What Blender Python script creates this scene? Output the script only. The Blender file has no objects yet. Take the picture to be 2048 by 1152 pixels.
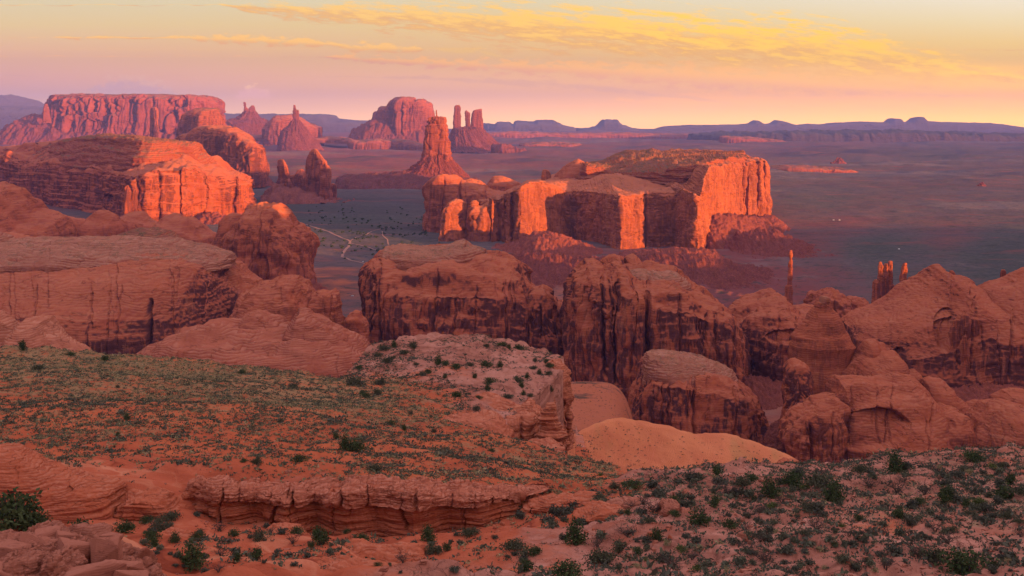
import bpy, bmesh, math
import numpy as np
from mathutils import Vector

# ------------------------------------------------------------------ camera, sky, sun, exposure
F, PX0, PY0 = 2600.0, 1024.0, 238.0          # focal length, principal column and eye-level row in photo pixels
SC = bpy.context.scene
COL = SC.collection
cam_data = bpy.data.cameras.new("camera")
cam = bpy.data.objects.new("camera", cam_data)
COL.objects.link(cam)
cam.rotation_euler = (math.radians(90), 0, 0)
cam_data.sensor_width = 36.0
cam_data.lens = 36.0 * F / 2048.0
cam_data.shift_y = -(576.0 - PY0) / 2048.0
cam_data.clip_start = 1.0
cam_data.clip_end = 200000.0
SC.camera = cam

SC.view_settings.view_transform = 'Standard'
SC.view_settings.look = 'None'
SC.view_settings.gamma = 1.0
SC.view_settings.use_curve_mapping = False
EXPO = 1.0
SC.view_settings.exposure = EXPO
SC.cycles.use_denoising = True
SC.cycles.max_bounces = 4
SC.cycles.diffuse_bounces = 2
SC.cycles.volume_bounces = 0
SC.cycles.transparent_max_bounces = 8
SC.cycles.use_adaptive_sampling = True

SUN_ELEV, SUN_AZ = math.radians(3.3), math.radians(138.0)   # azimuth clockwise from the view direction (+Y)
sun_data = bpy.data.lights.new("sun", 'SUN')
sun_data.energy = 5.0
sun_data.angle = math.radians(0.5)
sun_data.color = (1.0, 0.42, 0.11)
sun = bpy.data.objects.new("sun", sun_data)
COL.objects.link(sun)
to_sun = Vector((math.sin(SUN_AZ) * math.cos(SUN_ELEV), math.cos(SUN_AZ) * math.cos(SUN_ELEV), math.sin(SUN_ELEV)))
sun.rotation_euler = to_sun.to_track_quat('Z', 'Y').to_euler()
sun.location = (3000, -1500, 1500)

# ---- tiny node language
T = None
def val(sock, v):
    if isinstance(v, S): T.links.new(v.s, sock)
    elif v is not None:
        if sock.type == 'RGBA' and not isinstance(v, (int, float)) and len(v) == 3: v = (*v, 1)
        sock.default_value = v
def nd(kind, props=None, **inp):
    n = T.nodes.new(kind)
    for a, b in (props or {}).items(): setattr(n, a, b)
    for a, b in inp.items():
        val(n.inputs[int(a[1:]) if a[0] == '_' else a], b)
    return n
class S:
    def __init__(s, sock): s.s = sock
    def __add__(a, b): return mth('ADD', a, b)
    def __radd__(a, b): return mth('ADD', b, a)
    def __sub__(a, b): return mth('SUBTRACT', a, b)
    def __rsub__(a, b): return mth('SUBTRACT', b, a)
    def __mul__(a, b): return mth('MULTIPLY', a, b)
    def __rmul__(a, b): return mth('MULTIPLY', b, a)
    def __truediv__(a, b): return mth('DIVIDE', a, b)
    def __neg__(a): return mth('MULTIPLY', a, -1.0)
def mth(op, a, b=0.0, clamp=False):
    n = nd('ShaderNodeMath', dict(operation=op, use_clamp=clamp), _0=a, _1=b)
    return S(n.outputs[0])
def clamp01(a): return mth('ADD', a, 0.0, True)
def absn(a): return mth('ABSOLUTE', a)
def mx(f, a, b, mode='MIX'):
    n = nd('ShaderNodeMix', dict(data_type='RGBA', blend_type=mode), _0=f, _6=a, _7=b)
    return S(n.outputs[2])
def rng(a, lo, hi, to0=0.0, to1=1.0, smooth=True):
    n = nd('ShaderNodeMapRange', dict(interpolation_type='SMOOTHSTEP' if smooth else 'LINEAR'), Value=a)
    for i, v in ((1, lo), (2, hi), (3, to0), (4, to1)): val(n.inputs[i], v)
    return S(n.outputs[0])
def noi(vec, scale=1.0, detail=3.0, rough=0.55, dist=0.0, color=False):
    n = nd('ShaderNodeTexNoise', None, Vector=vec, Scale=scale, Detail=detail, Roughness=rough, Distortion=dist)
    return S(n.outputs['Color' if color else 0])
def ramp(f, stops, mode='LINEAR'):
    n = nd('ShaderNodeValToRGB', None, _0=f)
    cr = n.color_ramp; cr.interpolation = mode
    while len(cr.elements) < len(stops): cr.elements.new(0.5)
    for e, (p, c) in zip(cr.elements, stops):
        e.position = p; e.color = (c, c, c, 1) if isinstance(c, (int, float)) else (*c, 1)
    return S(n.outputs[0])
def vsc(vec, s):
    s = (s, s, s) if isinstance(s, (int, float)) else s
    n = nd('ShaderNodeVectorMath', dict(operation='MULTIPLY'), _0=vec, _1=s); return S(n.outputs[0])
def vadd(a, b): return S(nd('ShaderNodeVectorMath', dict(operation='ADD'), _0=a, _1=b).outputs[0])
def sep(vec): n = nd('ShaderNodeSeparateXYZ', None, _0=vec); return [S(o) for o in n.outputs]
def comb(x, y, z): return S(nd('ShaderNodeCombineXYZ', None, _0=x, _1=y, _2=z).outputs[0])
def lin(r, g, b):
    return tuple(((c / 255) / 12.92 if c <= 10 else ((c / 255 + 0.055) / 1.055) ** 2.4) for c in (r, g, b))

# ---- world: dusk sky by direction (elevation and azimuth), clouds far away in the same directions
world = bpy.data.worlds.new("World"); SC.world = world; world.use_nodes = True
T = world.node_tree; T.nodes.clear()
d = S(nd('ShaderNodeTexCoord').outputs['Generated'])
dx, dy, dz = sep(d)
den = mth('MAXIMUM', dy, 0.25)
ax = dx / den                                   # tangent of azimuth
el = dz / den                                   # tangent of elevation
cpx = ax * F + PX0
cel = el * F                                    # 0 at the horizon, 238 at the top of the frame
u = clamp01((cpx + 200.0) / 2400.0)
v = clamp01(cel / 400.0)
g0 = ramp(v, [(0, lin(190, 146, 158)), (.10, lin(202, 148, 152)), (.20, lin(222, 160, 144)), (.35, lin(238, 186, 140)), (.47, lin(234, 202, 144)), (.62, lin(222, 208, 168)), (1, lin(190, 190, 190))])
g1 = ramp(v, [(0, lin(222, 156, 146)), (.10, lin(228, 162, 140)), (.20, lin(236, 176, 130)), (.35, lin(242, 194, 122)), (.47, lin(236, 204, 138)), (.60, lin(226, 212, 172)), (1, lin(186, 192, 194))])
g2 = ramp(v, [(0, lin(248, 164, 100)), (.10, lin(254, 174, 92)), (.22, lin(254, 192, 98)), (.38, lin(252, 210, 124)), (.50, lin(246, 224, 172)), (.62, lin(244, 232, 206)), (1, lin(206, 204, 204))])
sky = mx(rng(u, .1, .5, smooth=False), g0, g1)
sky = mx(rng(u, .5, .92, smooth=False), sky, g2)
# wisps drift down to the right: coordinates along / across
wv = comb(cpx * 0.0045, (cel + cpx * 0.06) * 0.022, 0.0)
warp = noi(comb(cpx * 0.012, cel * 0.03, 3.0), 1.0, 4.0, .6)
fibre = noi(comb((cpx - cel * 2.2) * 0.010 + warp * 0.9, (cel * 1.0 + cpx * 0.16) * 0.070, 1.0), 1.0, 9.0, .72)
fibre = rng(fibre, .30, .70)
puff = noi(comb(cpx * 0.028, cel * 0.085, 5.0), 1.0, 9.0, .68)
puff = rng(puff, .32, .68)
def band(pts, wid, noise, gain, soft=1.0):
    c = ramp(cpx / 2400.0, [(p / 2400.0, (238 - y) / 256.0) for p, y in pts]) * 256.0
    w = ramp(cpx / 2400.0, [(p / 2400.0, y / 128.0) for p, y in wid]) * 128.0
    e = (1.0 - absn(cel - c + (warp - 0.5) * 14.0) / mth('MAXIMUM', w, 0.5)) * soft
    return rng(e + (noise - 0.5) * gain, 0.0, 1.0), cel - c, w
mA, offA, wA = band([(440, 10), (620, 24), (800, 34), (1000, 52), (1300, 72), (1600, 102), (1900, 140), (2300, 190)],
                    [(430, 0), (520, 12), (700, 26), (900, 36), (1100, 52), (1400, 60), (1650, 66), (1800, 50), (2000, 10), (2300, 4)], fibre, 1.9, 1.25)
hot = rng(cpx, 700, 1500)
mA2, _o, _w = band([(440, 10), (800, 36), (1000, 54), (1300, 78), (1600, 110), (1900, 150), (2300, 190)], [(500, 0), (800, 44), (1100, 66), (1400, 76), (1650, 84), (1850, 70), (2100, 30), (2300, 10)], fibre, .7, 1.0)
sky = mx(mA2 * (hot * .27 + .35), sky, mx(hot, (.98, .58, .20, 1), (1.2, .64, .09, 1)))
cA = mx(rng(offA / mth('MAXIMUM', wA, 1.0) + (fibre - 0.5) * 1.6, -0.9, 0.6), lin(232, 168, 100), mx(hot, (1.05, .62, .15, 1), (1.25, .70, .06, 1)))
sky = mx(mA * 0.92, sky, cA)
mB, offB, wB = band([(650, 113), (900, 128), (1100, 136), (1300, 148), (1500, 160), (1700, 176), (1900, 190)],
                    [(640, 0), (700, 8), (900, 12), (1150, 19), (1400, 27), (1600, 24), (1800, 12), (1950, 0)], puff, 2.0, 1.3)
sky = mx(mB * 0.85, sky, mx(rng(offB / mth('MAXIMUM', wB, 1.0), -0.8, 0.4), lin(230, 158, 128), (1.08, .52, .13, 1)))
mC, offC, wC = band([(100, 75), (380, 76), (460, 78), (560, 82), (660, 88), (700, 94), (840, 98), (860, 99)],
                    [(90, 0), (150, 3), (330, 2), (440, 9), (600, 11), (672, 4), (720, 12), (830, 9), (848, 0)], puff, 2.0, 1.35)
sky = mx(mC * 0.85, sky, mx(rng(offC / mth('MAXIMUM', wC, 1.0), -0.9, 0.2), lin(240, 172, 104), (1.12, .60, .12, 1)))
mD, offD, wD = band([(860, 98), (900, 99), (960, 102), (1000, 113)], [(855, 0), (900, 5), (960, 7), (1000, 3), (1010, 0)], puff, 2.0, 1.3)
sky = mx(mD * 0.7, sky, lin(248, 196, 106))
mE, offE, wE = band([(1250, 200), (1450, 196), (1700, 200), (2100, 205)], [(1200, 0), (1400, 22), (1700, 26), (2000, 22), (2300, 20)], fibre, 1.6, 1.0)
sky = mx(mE * 0.6, sky, (1.1, .46, .12, 1))
mG, offG, wG = band([(700, 152), (900, 158), (1100, 168), (1300, 186), (1500, 212)], [(700, 0), (850, 6), (1050, 9), (1250, 8), (1500, 0)], fibre, 1.6, 1.0)
sky = mx(mG * 0.5, sky, lin(202, 150, 146))
def cumulus(cx, py, rx, ry, low, high, seed):
    ex, ey = (cpx - cx) / rx, (cel - (238 - py)) / ry
    n = noi(comb(cpx * 0.045, cel * 0.075, seed), 1.0, 5.0, .6)
    e = 1.0 - mth('SQRT', ex * ex + ey * ey) + (n - 0.5) * 1.8
    m = rng(e, 0.0, 0.16) * rng(ey, -0.25, 0.02)
    return m, mx(rng(ey + (n - 0.5) * 2.2 + ex * 0.25, 0.35, 1.0), low, high)
for a in ((265, 190, 84, 38, lin(196, 152, 162), lin(228, 172, 150), 8.0), (508, 194, 44, 24, lin(232, 166, 164), lin(255, 196, 150), 11.0)):
    m, c = cumulus(*a); sky = mx(m * 0.9, sky, c)
hzn = ramp(v, [(0, 1.0), (.05, .70), (.14, .28), (.3, 0.0)])
sky = mx(1.0, sky, vsc(mx(u, (.55, .34, .11, 1), (1.9, .84, .0, 1)), vsc(comb(hzn, hzn, hzn), 1.25)), 'ADD')
# overhead: physical dusk sky
nish = nd('ShaderNodeTexSky', dict(sky_type='NISHITA', sun_disc=False))
nish.sun_elevation = SUN_ELEV; nish.sun_rotation = SUN_AZ; nish.altitude = 1900
try: nish.dust_density = 2.0
except Exception: pass
up = mx(1.0, vsc(S(nish.outputs[0]), 0.10), (0.50, 0.395, 0.49, 1), 'ADD')
lift = rng(dz, 0.05, 0.85, .42, 1.75, False)
glow = mth('POWER', clamp01(S(nd('ShaderNodeVectorMath', dict(operation='DOT_PRODUCT'), _0=d, _1=(math.sin(SUN_AZ), math.cos(SUN_AZ), 0.25)).outputs['Value']) * 0.97), 5.0)
up = mx(1.0, up, vsc(comb(glow, glow, glow), (.8, .48, .40)), 'ADD')
up = vsc(up, vsc_f) if False else mx(1.0, up, comb(lift, lift, lift), 'MULTIPLY')
sky = mx(rng(dz, 0.10, 0.35), sky, up)
sky = mx(rng(dy, 0.10, 0.28), mx(rng(dz, -0.05, 0.10), (0.22, 0.15, 0.15, 1), up), sky)
bg = nd('ShaderNodeBackground', None, Color=sky, Strength=1.10 * 2 ** -EXPO)
out = nd('ShaderNodeOutputWorld', None, Surface=S(bg.outputs[0]))

# ------------------------------------------------------------------ numpy noise
_G = np.array([[1,1,0],[-1,1,0],[1,-1,0],[-1,-1,0],[1,0,1],[-1,0,1],[1,0,-1],[-1,0,-1],[0,1,1],[0,-1,1],[0,1,-1],[0,-1,-1],[1,1,0],[-1,1,0],[0,-1,1],[0,-1,-1]], np.float32)
def gn(p, seed=0):
    """gradient noise, about -1..1"""
    shp = p.shape[:-1]
    p = p.reshape(-1, 3)
    f0 = np.floor(p); f = (p - f0).astype(np.float32); i = f0.astype(np.int64)
    w = f * f * f * (f * (f * 6 - 15) + 10)
    hx = [((i[:, 0] + a) * 374761393).astype(np.uint32) for a in (0, 1)]
    hy = [((i[:, 1] + a) * 668265263).astype(np.uint32) for a in (0, 1)]
    hz = [((i[:, 2] + a) * 2246822519 + seed * 3266489917).astype(np.uint32) for a in (0, 1)]
    r = np.zeros(len(p), np.float32)
    for a in (0, 1):
        wa = w[:, 0] if a else 1 - w[:, 0]
        for b in (0, 1):
            wb = wa * (w[:, 1] if b else 1 - w[:, 1])
            hb = hx[a] ^ hy[b]
            for c in (0, 1):
                h = hb ^ hz[c]
                h = (h ^ (h >> np.uint32(15))) * np.uint32(2146121005)
                h = (h ^ (h >> np.uint32(13))) * np.uint32(2221713035)
                g = _G[(h >> np.uint32(20)) & np.uint32(15)]
                r += wb * (w[:, 2] if c else 1 - w[:, 2]) * (g[:, 0] * (f[:, 0] - a) + g[:, 1] * (f[:, 1] - b) + g[:, 2] * (f[:, 2] - c))
    return (r * 1.5).reshape(shp)
def fbm(p, o=3, seed=0, gain=.5):
    r = 0; a = 1.0
    for k in range(o):
        r = r + a * gn(p * (2.03 ** k), seed + k * 17); a *= gain
    return r
def billow(p, o=2, seed=0):
    r = 0; a = 1.0
    for k in range(o):
        r = r + a * (np.sqrt(np.abs(gn(p * (2.1 ** k), seed + k * 31))) * 2 - 0.9); a *= .5
    return r

def cells(p, seed=0):
    """cell noise: distance to the nearest cell border (0 at a crack) and a random value per cell"""
    shp = p.shape[:-1]; p = p.reshape(-1, 3)
    i = np.floor(p).astype(np.int64); n = len(p)
    f1 = np.full(n, 9.0); f2 = np.full(n, 9.0); rv = np.zeros(n)
    for a in (-1, 0, 1):
        for b in (-1, 0, 1):
            for c in (-1, 0, 1):
                h = ((i[:, 0] + a) * 374761393).astype(np.uint32) ^ ((i[:, 1] + b) * 668265263).astype(np.uint32) ^ ((i[:, 2] + c) * 2246822519 + seed * 3266489917).astype(np.uint32)
                h = (h ^ (h >> np.uint32(15))) * np.uint32(2146121005); h = (h ^ (h >> np.uint32(13))) * np.uint32(2221713035); h ^= h >> np.uint32(16)
                q = np.stack([i[:, 0] + a + (h & np.uint32(1023)) / 1023., i[:, 1] + b + ((h >> np.uint32(10)) & np.uint32(1023)) / 1023., i[:, 2] + c + ((h >> np.uint32(20)) & np.uint32(1023)) / 1023.], 1)
                dd = np.sqrt(((q - p) ** 2).sum(1)); near = dd < f1
                f2 = np.where(near, f1, np.minimum(f2, dd)); rv = np.where(near, (h >> np.uint32(7)) % np.uint32(997) / 997., rv); f1 = np.where(near, dd, f1)
    return (f2 - f1).reshape(shp), rv.reshape(shp)

# ------------------------------------------------------------------ mesh helpers
def mesh_np(name, V, Q, smooth=True, attr=None):
    me = bpy.data.meshes.new(name)
    V = np.ascontiguousarray(V, np.float32); Q = np.ascontiguousarray(Q, np.int32)
    k = Q.shape[1]
    me.vertices.add(len(V)); me.vertices.foreach_set('co', V.ravel())
    me.loops.add(Q.size); me.loops.foreach_set('vertex_index', Q.ravel())
    me.polygons.add(len(Q))
    me.polygons.foreach_set('loop_start', np.arange(0, Q.size, k, dtype=np.int32))
    try: me.polygons.foreach_set('loop_total', np.full(len(Q), k, np.int32))
    except Exception: pass
    me.polygons.foreach_set('use_smooth', np.full(len(Q), smooth, bool))
    if attr is not None:
        at = me.attributes.new('zone', 'FLOAT_COLOR', 'POINT')
        at.data.foreach_set('color', np.ascontiguousarray(attr, np.float32).ravel())
    me.update(calc_edges=True)
    return me
def grid_quads(nv, nu, closed):
    i = np.arange(nv * nu).reshape(nv, nu)
    j = np.roll(i, -1, 1) if closed else i
    if closed: a, b, c, e = i[:-1], j[:-1], j[1:], i[1:]
    else: a, b, c, e = i[:-1, :-1], i[:-1, 1:], i[1:, 1:], i[1:, :-1]
    return np.stack([a, b, c, e], -1).reshape(-1, 4)
def gnormals(P, closed):
    if closed: du = np.roll(P, -1, 1) - np.roll(P, 1, 1)
    else: du = np.gradient(P, axis=1)
    dv = np.gradient(P, axis=0)
    n = np.cross(du, dv)
    return n / np.maximum(np.linalg.norm(n, axis=-1, keepdims=True), 1e-9)
def resample(pts, n, weight=None):
    pts = np.asarray(pts, float)
    seg = np.linalg.norm(np.diff(pts[:, :2], axis=0), axis=1)
    if weight is not None: seg = seg * weight
    s = np.concatenate([[0], np.cumsum(seg)])
    t = np.linspace(0, s[-1], n)
    return np.stack([np.interp(t, s, pts[:, j]) for j in range(pts.shape[1])], 1)
def smooth1(a, n):
    for _ in range(n):
        b = a.copy(); b[1:-1] = .25 * a[:-2] + .5 * a[1:-1] + .25 * a[2:]; a = b
    return a
WX = lambda px, Y: (np.asarray(px, float) - PX0) / F * Y
WZ = lambda py, Y: -(np.asarray(py, float) - PY0) / F * Y
FLOOR = -330.0

Z = {1: (0, 130, .3418), 2: (440, 150, .3418), 3: (820, 220, .4102), 4: (0, 440, .3613), 5: (680, 460, .3906), 6: (1248, 480, .3906), 7: (0, 690, .401), 8: (1060, 800, .4824), 9: (1024, 0, .5), 10: (840, 640, .2778), 11: (0, 940, .2051), 12: (1060, 920, .2051)}
def z(k, *pts):
    ox, oy, s = Z[k]
    return [(ox + p[0] * s, oy + p[1] * s, *p[2:]) for p in pts]

def zr(k, *pts):                # rings: (y, left x, right x)
    ox, oy, s = Z[k]
    return [(oy + p[0] * s, ox + p[1] * s, ox + p[2] * s) for p in pts]
def zm(k, *pts):                # plan points: (x, distance, y)
    ox, oy, s = Z[k]
    return [(ox + p[0] * s, p[1], oy + p[2] * s) for p in pts]

def displace(P, k, closed, A, seed, ref=None):
    """real relief: A gives amplitudes and sizes in photo pixels at this distance"""
    n = gnormals(P, closed)
    hor = n.copy(); hor[..., 2] = 0
    wall = np.clip(1.25 - np.abs(n[..., 2]) * 1.5, 0, 1)
    q = P / k
    D = np.zeros(P.shape)
    if 'lump' in A:
        a, s, o = A['lump']; D += n * (fbm(q / s, o, seed) * a * k)[..., None]
    if 'flute' in A:
        a, s = A['flute']
        c = q.copy() if ref is None else ref / k
        c = c / s; c[..., 2] = q[..., 2] / (s * 14)
        c = c + 0.25 * gn(q / (s * 1.7), seed + 5)[..., None]
        amp = 0.45 + 0.9 * np.clip(gn(q / (s * 5), seed + 9) + .4, 0, 1)
        D += hor * (billow(c, 3, seed + 1) * a * k * wall * amp)[..., None]
    if 'gully' in A:
        a, s = A['gully']
        c = q.copy() if ref is None else ref / k
        c = c / s; c[..., 1] *= .35 if ref is None else 1; c[..., 2] = q[..., 2] / (s * 7)
        c = c + 0.2 * gn(q / (s * 1.3), seed + 5)[..., None]
        D += n * ((np.abs(gn(c, seed + 2)) * 2 + np.abs(gn(c * 2.3, seed + 3)) - 0.8) * a * k)[..., None]
    if 'strata' in A:
        a, s = A['strata']
        c = q / s; c[..., :2] *= 0.05
        c[..., 2] += 0.5 * gn(q / (s * 8), seed + 3)
        t = np.tanh(3 * gn(c, seed + 4)) + .5 * np.tanh(3 * gn(c * 2.7, seed + 6))
        D += hor * (t * a * k)[..., None] + (n - hor) * (t * a * k * .2)[..., None]
    if 'fine' in A:
        a, s = A['fine']; D += n * ((fbm(q / s, 2, seed + 7)) * a * k)[..., None]
    if 'blocks' in A:
        a, s, an = A['blocks']
        w_ = q / (np.array(an) * s) + .35 * gn(q / (s * .8), seed + 21)[..., None]
        e_, v_ = cells(w_, seed)
        D += (n if an[2] <= 1 else hor) * ((v_ - .5) * a * k - np.exp(-(e_ / .06) ** 2) * a * k * .55)[..., None]
    if 'rubble' in A:
        a, s = A['rubble']; D += n * ((np.abs(gn(q / s, seed + 8)) * 2 - .4 + np.abs(gn(q / s * 2.2, seed + 18))) * a * k)[..., None]
    px = PX0 + F * P[..., 0] / P[..., 1]; py = PY0 - F * P[..., 2] / P[..., 1]
    front = np.clip(-n[..., 1] * 3, 0, 1)
    for c in A.get('cracks', ()):
        cx, w, dep = c[:3]; y0, y1 = (c[3], c[4]) if len(c) > 3 else (-1e9, 1e9)
        slant = c[5] if len(c) > 5 else 0.0
        xx = px - cx - slant * (py - (y0 if len(c) > 3 else 0)) + 3.0 * gn(np.stack([px * 0, py / 22., px * 0], -1), int(cx))
        g = np.exp(-(xx / w) ** 2) * np.clip((py - y0) / 12, 0, 1) * np.clip((y1 - py) / 12, 0, 1)
        D[..., 1] += g * dep * k * np.clip(front + .2, 0, 1)
    for (cx, cy, rx, ry, dep) in A.get('alcoves', ()):
        r = ((px - cx) / rx) ** 2 + (np.where(py < cy, (py - cy) / ry, (py - cy) / (ry * 1.8))) ** 2
        g = np.clip((1 - r) * 4, 0, 1)
        D[..., 1] += g * dep * k * front
    return P + D

CLIFF = dict(lump=(5, 60, 3), flute=(4.5, 13), strata=(.5, 9), fine=(.8, 5), blocks=(3.0, 22, (.8, .8, 4)))
BLOCK = dict(lump=(8, 90, 3), flute=(5.0, 24), strata=(.8, 13), fine=(1.0, 8), blocks=(1.8, 40, (.8, .8, 3.0)), auto=(26, 11))
DOME = dict(lump=(6, 85, 2), strata=(1.0, 10), fine=(.6, 8), flute=(1.2, 30), auto=(70, 7))
TALUS = dict(lump=(2, 40, 2), gully=(3.0, 14), rubble=(1.1, 4))
TOWER = dict(lump=(.8, 22, 2), flute=(1.5, 8), strata=(.35, 8), fine=(.35, 4))
def mod(A, **k): b = dict(A); b.update(k); return b

# ---- builders: each returns a grid of points P[nv, nu, 3] and whether u closes
def ridge(sil, base, Y, D, e=4.0, A=DOME, seed=1, plan=None, pe=3.0, prof=None, step=1.5, front=.68, jag=0.6, rows=None, basez=None, sm=1):
    """a rock body whose crest follows sil (photo pixels); it has depth D metres, a front and a back"""
    sil = [(p[0], p[1]) for p in sil]
    Yb = Y if plan is None else np.interp([sil[0][0], sil[-1][0]], *zip(*plan))
    k = Y / F
    zb = basez if basez is not None else float(WZ(base, Y))
    bpy_ = PY0 - zb * F / Y
    pts = ([(sil[0][0] - .5, bpy_)] if sil[0][1] < bpy_ - 2 else []) + sil + ([(sil[-1][0] + .5, bpy_)] if sil[-1][1] < bpy_ - 2 else [])
    L = np.sum(np.linalg.norm(np.diff(np.array(pts), axis=0), axis=1))
    n = int(np.clip(L / step, 24, 900))
    R = resample(pts, n)
    R[:, 0] = smooth1(R[:, 0], sm); R[:, 1] = smooth1(R[:, 1], sm)
    R[:, 1] += jag * fbm(np.stack([R[:, 0] / 9., R[:, 1] / 9., R[:, 0] * 0 + seed], -1), 2, seed)
    Yc = np.full(n, Y) if plan is None else np.interp(R[:, 0], *zip(*plan))
    X = WX(R[:, 0], Yc); Zt = WZ(R[:, 1], Yc)
    h = np.maximum(Zt - zb, 0.0)
    s = (X - X.min()) / max(X.max() - X.min(), 1e-6) * 2 - 1
    sh = np.maximum(1 - np.abs(s) ** pe, 0) ** (1 / pe)
    sh = np.maximum(sh, .04)
    if prof is None:
        t = np.linspace(0, math.pi, 4001)
        w = -np.sign(np.cos(t)) * np.abs(np.cos(t)) ** (2 / e); hh = np.sin(t) ** (2 / e)
    else:
        pr = np.array(prof + [(-a, b) for a, b in prof[::-1][1:]] if prof[-1][0] == 0 else prof, float)
        w, hh = resample(pr, 2001).T
    H = h.max()
    wt = np.linalg.norm(np.diff(np.stack([w * D / 2 * .6, hh * H], 1), axis=0), axis=1) * np.where(w[1:] < .08, 1.0, (1 - front) / front)
    cs = np.concatenate([[0], np.cumsum(wt)])
    nv = rows or int(np.clip((H / k) / step * 1.25 / front, 16, 420))
    tt = np.linspace(0, cs[-1], nv)
    w = np.interp(tt, cs, w); hh = np.interp(tt, cs, hh)
    P = np.empty((nv, n, 3))
    if 'auto' in A:
        spacing, dmax = A['auto']; rr = np.random.default_rng(seed + 900); wpx = R[-1, 0] - R[0, 0]; extra = []
        for _ in range(int(wpx / spacing)):
            cx = rr.uniform(R[0, 0] + 4, R[-1, 0] - 4); tpy = np.interp(cx, np.maximum.accumulate(R[:, 0]), R[:, 1]); hp = bpy_ - tpy
            y0 = tpy + hp * rr.uniform(-.05, .45); y1 = y0 + hp * rr.uniform(.3, .9)
            extra.append((cx, rr.uniform(.9, 2.0), rr.uniform(.35, 1) * dmax, y0, y1, rr.uniform(-.12, .12)))
        A = dict(A); A['cracks'] = list(A.get('cracks', ())) + extra
    P[..., 0] = X[None]; P[..., 1] = Yc[None] + np.where(w < 0, w, w * .5)[:, None] * (D / 2) * sh[None]; P[..., 2] = zb + h[None] * hh[:, None]
    return displace(P, k, False, A, seed), False

def tower(rings, Y, depth=.8, sq=2.6, A=TOWER, seed=1, step=1.4, nu=None, lean=0.0, sm=1, basez=None, shear=0.0):
    """a rock column: rings = (py, left px, right px) from top to base, each a rounded square in plan"""
    r = np.array(rings, float)
    if basez is not None: r[-1, 0] = PY0 - basez * F / Y
    k = Y / F
    hgt = r[-1, 0] - r[0, 0]
    r3 = np.stack([r[:, 0], r[:, 1], r[:, 2]], 1)
    key = np.stack([r3[:, 0], (r3[:, 2] - r3[:, 1]) / 2], 1)
    seg = np.linalg.norm(np.diff(key, axis=0), axis=1); cs = np.concatenate([[0], np.cumsum(seg)])
    nv = int(np.clip(cs[-1] / step, 12, 420))
    t = np.linspace(0, cs[-1], nv)
    py, xl, xr = (smooth1(np.interp(t, cs, r3[:, j]), sm) for j in range(3))
    c = (xl + xr) / 2; hw = np.maximum((xr - xl) / 2, .3)
    nu = nu or int(np.clip(hw.max() * 2 * 2.6 / step, 20, 700))
    th = np.linspace(0, 2 * math.pi, nu, endpoint=False) - math.pi / 2
    ct, st = np.cos(th), np.sin(th)
    ex = np.sign(ct) * np.abs(ct) ** (2 / sq); ey = np.sign(st) * np.abs(st) ** (2 / sq)
    rows_ = []
    order = range(nv - 1, -1, -1)
    for i in order:
        rows_.append(np.stack([WX(c[i], Y) + ex * hw[i] * k, Y + ey * hw[i] * k * depth, np.full(nu, float(WZ(py[i], Y)))], -1))
    top = rows_[-1]; ctr = top.mean(0)
    ncap = int(np.clip(hw[0] / step, 2, 60))
    for f in np.linspace(0, 1, ncap + 1)[1:]:
        q = top * (1 - f) + ctr * f; q = q.copy(); q[:, 2] = top[:, 2] + hw[0] * k * .12 * (1 - (1 - f) ** 2)
        rows_.append(q)
    P = np.array(rows_)
    P[..., 1] += shear * (P[..., 0] - WX(np.mean(c), Y))
    W = np.max(hw) * k
    ref = np.stack([np.broadcast_to(ct * W * .6, P.shape[:2]), np.broadcast_to(st * W * .6, P.shape[:2]), P[..., 2]], -1)
    return displace(P, k, True, A, seed, ref), True

def mesa(front, back, basez, spine, prof, ease, A=CLIFF, seed=1, nf=500, nb=90, nw=150, nt=50, k=None, jag=.8):
    """a flat-topped body from its plan outline: front / back = (px, distance, rim py)"""
    Y0 = np.mean([p[1] for p in front]); k = k or Y0 / F
    def world(pts, n):
        a = np.array(pts, float)
        w = np.stack([WX(a[:, 0], a[:, 1]), a[:, 1], WZ(a[:, 2], a[:, 1])], 1)
        return resample(w, n)
    A1, B1 = world(front, nf), world([front[-1]] + list(back) + [front[0]], nb + 2)[1:-1]
    O = np.concatenate([A1, B1]); nu = len(O)
    for _ in range(4): O = .25 * np.roll(O, 1, 0) + .5 * O + .25 * np.roll(O, -1, 0)
    O[:, 2] += jag * k * fbm(O / k / 9., 2, seed)
    sp = np.array(spine, float); sw = np.stack([WX(sp[:, 0], sp[:, 1]), sp[:, 1], WZ(sp[:, 2], sp[:, 1])], 1)
    o = np.argsort(sw[:, 0]); sw = sw[o]
    tx = np.clip(O[:, 0], sw[0, 0], sw[-1, 0])
    Tg = np.stack([tx, np.interp(tx, sw[:, 0], sw[:, 1]), np.interp(tx, sw[:, 0], sw[:, 2])], 1)
    dirv = Tg[:, :2] - O[:, :2]; L = np.linalg.norm(dirv, axis=1, keepdims=True); dirv = dirv / np.maximum(L, 1e-6)
    pr = np.array(prof, float)
    rows_ = []
    for f in np.linspace(0, 1, nw):
        ins = np.interp(f, pr[:, 0], pr[:, 1])
        q = np.empty((nu, 3)); q[:, :2] = O[:, :2] + dirv * np.minimum(ins, L * .7); q[:, 2] = basez + (O[:, 2] - basez) * f
        rows_.append(q)
    rim = rows_[-1]; es = np.array(ease, float)
    for f in np.linspace(0, 1, nt + 1)[1:]:
        q = np.empty((nu, 3)); q[:, :2] = rim[:, :2] * (1 - f) + Tg[:, :2] * f
        q[:, 2] = rim[:, 2] + (Tg[:, 2] - rim[:, 2]) * np.interp(f, es[:, 0], es[:, 1])
        rows_.append(q)
    P = np.array(rows_)
    return displace(P, k, True, A, seed), True

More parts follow.
